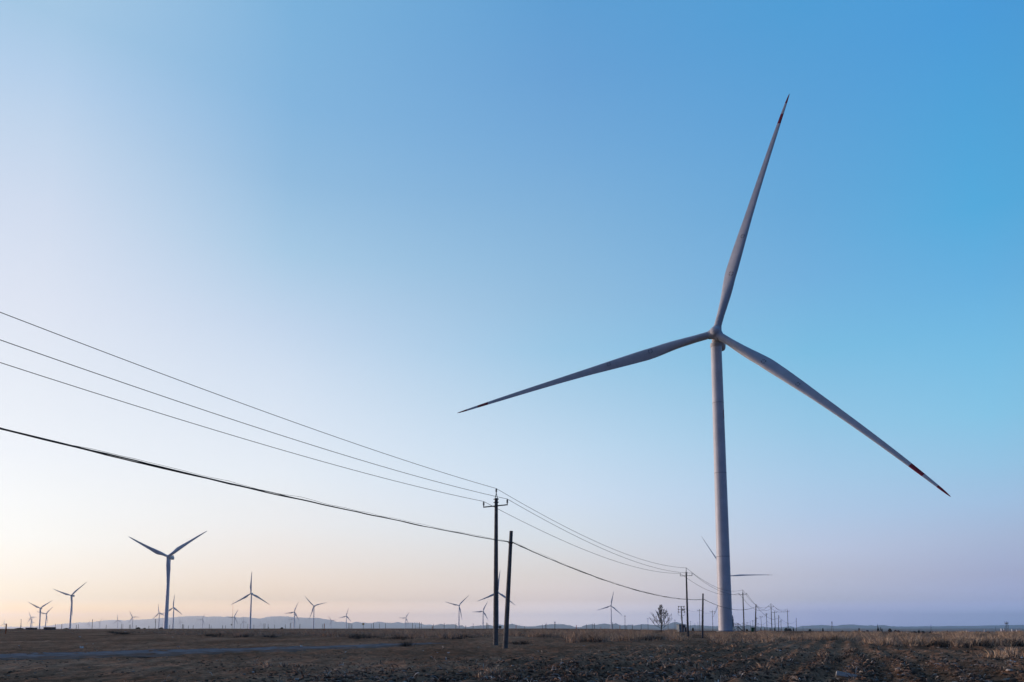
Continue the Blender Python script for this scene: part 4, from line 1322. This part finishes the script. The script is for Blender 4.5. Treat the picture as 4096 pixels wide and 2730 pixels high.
def grass_mesh(name, zones, per, width, lean, seed, mats):
    g = np.random.default_rng(seed)
    X, Y_, Hh, Sp = [], [], [], []
    for u0, u1, v0, v1, n, h0, h1, sp in zones:
        u = g.uniform(u0, u1, n * 3); v = g.uniform(v0, v1, n * 3)
        dens = fbm(u / 60, v / 9, 3, seed)                 # patchy
        k = np.argsort(-dens + g.uniform(-.35, .35, n * 3))[:n]
        x, y = unproject(u[k], v[k])
        X.append(x); Y_.append(y); Hh.append((h0 + (h1 - h0) * g.uniform(0, 1, n) ** 1.6 * 1.25) * (1 + .7 * dens[k])); Sp.append(np.full(n, sp))
    X, Y_, Hh, Sp = map(np.concatenate, (X, Y_, Hh, Sp))
    keep = track_dist(X, Y_) > 1.9
    X, Y_, Hh, Sp = X[keep], Y_[keep], Hh[keep], Sp[keep]
    nT = len(X)
    idx = np.repeat(np.arange(nT), per)
    n = len(idx)
    a = g.uniform(0, 2 * np.pi, n)
    r = np.abs(g.normal(0, 1, n)) * Sp[idx]
    bx, by = X[idx] + r * np.cos(a), Y_[idx] + r * np.sin(a)
    bz = macro(bx, by) + micro(bx, by) - .02
    h = Hh[idx] * g.uniform(.45, 1.1, n)
    la = a + g.normal(0, .6, n)
    ld = h * (lean * np.abs(g.normal(.6, .5, n)) + .25 * r / np.maximum(Sp[idx], .01) * lean)
    wv = g.uniform(0, np.pi, n)
    wx, wy = np.cos(wv) * width / 2, np.sin(wv) * width / 2
    rows = []
    for f, wf in ((0, 1.0), (.5, .8), (1.0, .15)):
        cx, cy = bx + ld * f ** 1.8 * np.cos(la), by + ld * f ** 1.8 * np.sin(la)
        cz = bz + h * (f - .12 * f * f)
        rows.append(np.stack([cx - wx * wf, cy - wy * wf, cz], -1)); rows.append(np.stack([cx + wx * wf, cy + wy * wf, cz], -1))
    Vv = np.stack(rows, 1).reshape(-1, 3)
    b6 = np.arange(n)[:, None] * 6
    Qq = np.concatenate([b6 + np.array([0, 1, 3, 2]), b6 + np.array([2, 3, 5, 4])], 1).reshape(-1, 4)
    mi = np.repeat(g.choice(len(mats), n, p=[.55, .30, .15][:len(mats)] if len(mats) == 3 else None), 2)
    return link(name, np_mesh(name, Vv, Qq, None, mats, False, mi))

GM = [mat('dry_grass_brown', (.46, .31, .20), .9, .25, 1.2, 0), mat('dry_grass_straw', (.66, .49, .33), .9, .2, 1.2, 0), mat('dry_grass_dark', (.21, .15, .11), .95, .25, 1.2, 0)]
ZONES = [   # columns, foot rows, tufts, heights, tuft radius
    (0, 700, 2521, 2536, 110, .15, .35, .5), (620, 1000, 2523, 2541, 190, .25, .6, .45), (950, 1450, 2522, 2548, 520, .35, .8, .5), (1320, 2040, 2521, 2550, 760, .35, .85, .5),
    (1560, 1980, 2540, 2556, 90, .4, .8, .35), (2040, 2300, 2525, 2551, 380, .45, .9, .5), (2270, 2700, 2524, 2560, 760, .5, 1.0, .5), (2290, 2420, 2556, 2572, 75, .75, 1.15, .42),
    (2420, 2560, 2554, 2568, 70, .7, 1.1, .42), (2540, 2640, 2548, 2566, 50, .5, .9, .4), (2690, 2760, 2550, 2566, 40, .5, .8, .35), (2760, 3060, 2536, 2560, 420, .4, .8, .45),
    (2850, 3100, 2556, 2578, 60, .35, .65, .35), (3040, 4110, 2537, 2552, 900, .5, .85, .5), (3040, 4110, 2550, 2566, 900, .45, .8, .45), (3480, 4110, 2562, 2584, 430, .4, .75, .4),
    (3540, 4110, 2580, 2592, 60, .3, .6, .35), (3900, 4060, 2600, 2640, 26, .2, .45, .25), (3000, 3500, 2600, 2700, 8, .10, .2, .15), (1024, 1200, 2660, 2705, 8, .15, .25, .12),
    (2600, 2960, 2590, 2625, 10, .1, .25, .2), (1900, 1990, 2700, 2726, 4, .18, .3, .1)]
gr = grass_mesh('dry_grass', ZONES, 34, .034, .55, 31, GM)
tag(gr, 'tall dry brown grass along the edge of the field', kind='stuff')
WM = [mat('dark_weed', (.075, .065, .055), .95, .3, 2, 0)]
gw = grass_mesh('dark_weeds', [(440, 560, 2530, 2540, 26, .3, .55, .5), (800, 1100, 2538, 2552, 40, .25, .5, .4), (1400, 1900, 2544, 2560, 50, .25, .5, .4), (2020, 2110, 2570, 2582, 10, .25, .4, .3),
                              (2330, 2390, 2566, 2574, 12, .4, .6, .4), (2540, 2640, 2556, 2566, 22, .35, .6, .4), (3080, 3700, 2546, 2554, 90, .35, .6, .4), (3700, 4100, 2578, 2592, 70, .3, .55, .35),
                              (3260, 3640, 2600, 2650, 30, .08, .2, .35), (1600, 1640, 2578, 2590, 5, .4, .6, .2)], 40, .03, .7, 33, WM)
tag(gw, 'low dark weeds among the dry grass', kind='stuff')

# clods of the ploughed soil
g = np.random.default_rng(77)
ico = []
ph = (1 + 5 ** .5) / 2
iv = np.array([(-1, ph, 0), (1, ph, 0), (-1, -ph, 0), (1, -ph, 0), (0, -1, ph), (0, 1, ph), (0, -1, -ph), (0, 1, -ph), (ph, 0, -1), (ph, 0, 1), (-ph, 0, -1), (-ph, 0, 1)], float)
iv /= np.linalg.norm(iv[0])
it = np.array([(0, 11, 5), (0, 5, 1), (0, 1, 7), (0, 7, 10), (0, 10, 11), (1, 5, 9), (5, 11, 4), (11, 10, 2), (10, 7, 6), (7, 1, 8), (3, 9, 4), (3, 4, 2), (3, 2, 6), (3, 6, 8), (3, 8, 9), (4, 9, 5), (2, 4, 11), (6, 2, 10), (8, 6, 7), (9, 8, 1)])
def row_phase(x, y):
    w = x * LPER[0] + y * LPER[1]
    return .5 + .5 * np.sin(2 * math.pi * (w + .5 * fbm(x / 5, y / 5, 2, 21)) / 1.35)
def scatter_blobs(name, n, smin, smax, mats, pr, seed, flat=.62):
    g = np.random.default_rng(seed)
    u = g.uniform(-500, 4600, n * 2); v = 2540 + 202 * g.uniform(0, 1, n * 2) ** .75
    x, y = unproject(u, v)
    p = plough(x, y) * np.clip(.75 + 1.3 * fbm(x / 2.2, y / 3.5, 3, seed), .05, 1) * (.45 + .9 * row_phase(x, y)) + .42 * np.clip(.4 + 2.4 * fbm(x / 3, y / 5, 3, seed + 1), 0, 1.5)
    k = (g.uniform(0, 1, n * 2) < p) & (track_dist(x, y) > 1.7)
    x, y = x[k][:n], y[k][:n]
    n = len(x)
    s = smin * (smax / smin) ** (g.uniform(0, 1, n) ** 2.4)
    s = s * (.55 + .45 * plough(x, y))
    s = np.maximum(s, np.hypot(x, y) / 3000 * 1.1)
    z = macro(x, y) + micro(x, y)
    sx, sy, sz = s * g.uniform(.7, 1.5, n), s * g.uniform(.7, 1.3, n), s * g.uniform(.4, 1.0, n) * flat
    a = g.uniform(0, 6.3, n)
    P = iv[None] * g.uniform(.72, 1.25, (n, 12, 1))
    X = P[..., 0] * sx[:, None]; Yb = P[..., 1] * sy[:, None]
    ca, sa = np.cos(a)[:, None], np.sin(a)[:, None]
    Vv = np.stack([x[:, None] + X * ca - Yb * sa, y[:, None] + X * sa + Yb * ca, z[:, None] + P[..., 2] * sz[:, None] + sz[:, None] * .25], -1).reshape(-1, 3)
    T_ = (it[None] + np.arange(n)[:, None, None] * 12).reshape(-1, 3)
    mi = np.repeat(g.choice(len(mats), n, p=pr), 20)
    return link(name, np_mesh(name, Vv, None, T_, mats, False, mi))
CM = [mat('clod_dark', (.085, .060, .045), .95, .3, 6, 0), mat('clod_brown', (.165, .108, .074), .95, .3, 6, 0), mat('clod_grey', (.25, .20, .165), .95, .25, 6, 0), mat('clod_pale', (.42, .35, .29), .95, .2, 8, 0)]
tag(scatter_blobs('soil_clods', 30000, .016, .105, CM, [.53, .37, .09, .01], 5), 'broken clods of dark soil over the ploughed field', kind='stuff')

def residue(name, n, mats, pr, seed):
    g = np.random.default_rng(seed)
    u = g.uniform(-500, 4600, n * 4); v = 2540 + 204 * g.uniform(0, 1, n * 4) ** .75
    x, y = unproject(u, v)
    p = plough(x, y) * np.clip(.5 + 2.2 * fbm(x / 1.8, y / 3, 3, seed), .0, 1) * (.35 + 1.1 * row_phase(x, y)) + .16 * np.clip(.3 + 2.5 * fbm(x / 4, y / 9, 3, seed + 2), 0, 1.5)
    k = (g.uniform(0, 1, n * 4) < p) & (track_dist(x, y) > 1.9)
    x, y = x[k][:n], y[k][:n]
    n = len(x)
    L = g.uniform(.05, .26, n); W = g.uniform(.008, .034, n)
    W = np.maximum(W, np.hypot(x, y) / 3000 * .55)
    a = g.uniform(0, 6.3, n); tilt = g.normal(.15, .4, n)
    z = macro(x, y) + micro(x, y) + .02 + .03 * g.uniform(0, 1, n)
    dx, dy, dz = np.cos(a) * np.cos(tilt), np.sin(a) * np.cos(tilt), np.abs(np.sin(tilt))
    tw = g.normal(0, .9, n)
    px, py, pz = -np.sin(a) * np.cos(tw), np.cos(a) * np.cos(tw), np.sin(tw)
    rows = []
    for f, wf in ((0, .5), (.35, 1), (.7, .9), (1, .2)):
        bend = .22 * L * np.sin(np.pi * f)
        c = np.stack([x + dx * L * f, y + dy * L * f, z + dz * L * f + bend], -1)
        q = np.stack([px, py, pz], -1) * (W * wf / 2)[:, None]
        rows += [c - q, c + q]
    Vv = np.stack(rows, 1).reshape(-1, 3)
    b8 = np.arange(n)[:, None] * 8
    Qq = np.concatenate([b8 + np.array([0, 1, 3, 2]), b8 + np.array([2, 3, 5, 4]), b8 + np.array([4, 5, 7, 6])], 1).reshape(-1, 4)
    return link(name, np_mesh(name, Vv, Qq, None, mats, False, np.repeat(g.choice(len(mats), n, p=pr), 3)))
RM = [mat('residue_brown', (.27, .175, .125), .9, .25, 5, 0), mat('residue_straw', (.40, .31, .245), .9, .2, 5, 0), mat('residue_dark', (.08, .06, .05), .9, .2, 5, 0), mat('residue_pale', (.55, .49, .43), .9, .15, 5, 0)]
tag(residue('crop_residue', 7500, RM, [.45, .16, .34, .05], 15), 'dry leaves and stalks left on the ploughed soil', kind='stuff')

# pale scraps of litter
def scrap(u, v, wpx, label, group=None):
    x, y = unproject(np.array([float(u)]), np.array([float(v)]))
    x, y = float(x[0]), float(y[0])
    w = wpx * math.hypot(x, y) / F
    rnd = random.Random(int(u * 7 + v))
    V, Fc = [], []
    for i in range(5):
        for j in range(4):
            V.append(((i / 4 - .5) * w * (1 + rnd.uniform(-.2, .2)), (j / 3 - .5) * w * .7 * (1 + rnd.uniform(-.2, .2)), w * (.18 + .16 * rnd.uniform(-1, 1))))
    for i in range(4):
        for j in range(3):
            Fc.append((i * 4 + j, (i + 1) * 4 + j, (i + 1) * 4 + j + 1, i * 4 + j + 1))
    mb = MB(); mb.add(V, Fc)
    o = mb.obj('litter_scrap', M['litter'], None, False)
    sm = o.modifiers.new('thickness', 'SOLIDIFY'); sm.thickness = .006
    o.location = (x, y, gz(x, y) + .01)
    o.rotation_euler = (rnd.uniform(-.4, .4), rnd.uniform(-.4, .4), rnd.uniform(0, 6))
    return tag(o, label, 'litter', group)
scrap(325, 2594, 17, 'largest white scrap of litter above the dirt track, far left')
scrap(4052, 2652, 26, 'long white scrap of litter by the right picture edge')
scrap(1794, 2617, 11, 'white scrap of litter below the foot of the tall concrete pole')
scrap(2236, 2628, 10, 'pinkish white scrap among the clods below the grass clumps')
scrap(2395, 2643, 10, 'white scrap among the clods, lower middle of the field')
scrap(3600, 2608, 8, 'round white scrap right of the tall grass band, in the field')
for u, v, w in ((75, 2585, 5), (318, 2549, 9), (345, 2580, 6), (372, 2579, 5), (690, 2551, 5), (1205, 2588, 13), (1382, 2616, 10), (1558, 2562, 6), (1805, 2549, 6), (1749, 2616, 7), (2335, 2585, 8), (2152, 2607, 7),
                (2374, 2645, 8), (2466, 2671, 9), (2350, 2717, 12), (3492, 2643, 12), (3760, 2590, 11), (3676, 2655, 10), (712, 2592, 9), (1012, 2694, 14), (1335, 2541, 6), (500, 2530, 8), (900, 2533, 7), (1860, 2541, 6),
                (2868, 2568, 14), (2643, 2590, 9), (3120, 2605, 10), (4088, 2640, 9), (2715, 2541, 10)):
    scrap(u, v, w, 'small pale scrap of litter on the bare field', 'pale scraps of litter scattered on the field')

# ------------------------------------------------------------------ haze: one closed box of thin even air round the whole place
HX, HY0, HY1, HZ0, HZ1 = 38000, -38000, 38000, -80, 600
hv = [(-HX, HY0, HZ0), (HX, HY0, HZ0), (HX, HY1, HZ0), (-HX, HY1, HZ0), (-HX, HY0, HZ1), (HX, HY0, HZ1), (HX, HY1, HZ1), (-HX, HY1, HZ1)]
hz = MB(); hz.add(hv, [(3, 2, 1, 0), (4, 5, 6, 7), (0, 1, 5, 4), (1, 2, 6, 5), (2, 3, 7, 6), (3, 0, 4, 7)])
hm = bpy.data.materials.new('thin_haze')
hm.use_nodes = True
hn = hm.node_tree
hn.nodes.remove(hn.nodes['Principled BSDF'])
pv = hn.nodes.new('ShaderNodeVolumePrincipled')
pv.inputs['Color'].default_value = (.80, .87, 1.0, 1)
pv.inputs['Density'].default_value = 4.5e-5
pv.inputs['Anisotropy'].default_value = .74
hn.links.new(pv.outputs[0], hn.nodes['Material Output'].inputs['Volume'])
o = hz.obj('haze', hm, None, False)
tag(o, 'thin pale haze lying over the plain', kind='stuff')
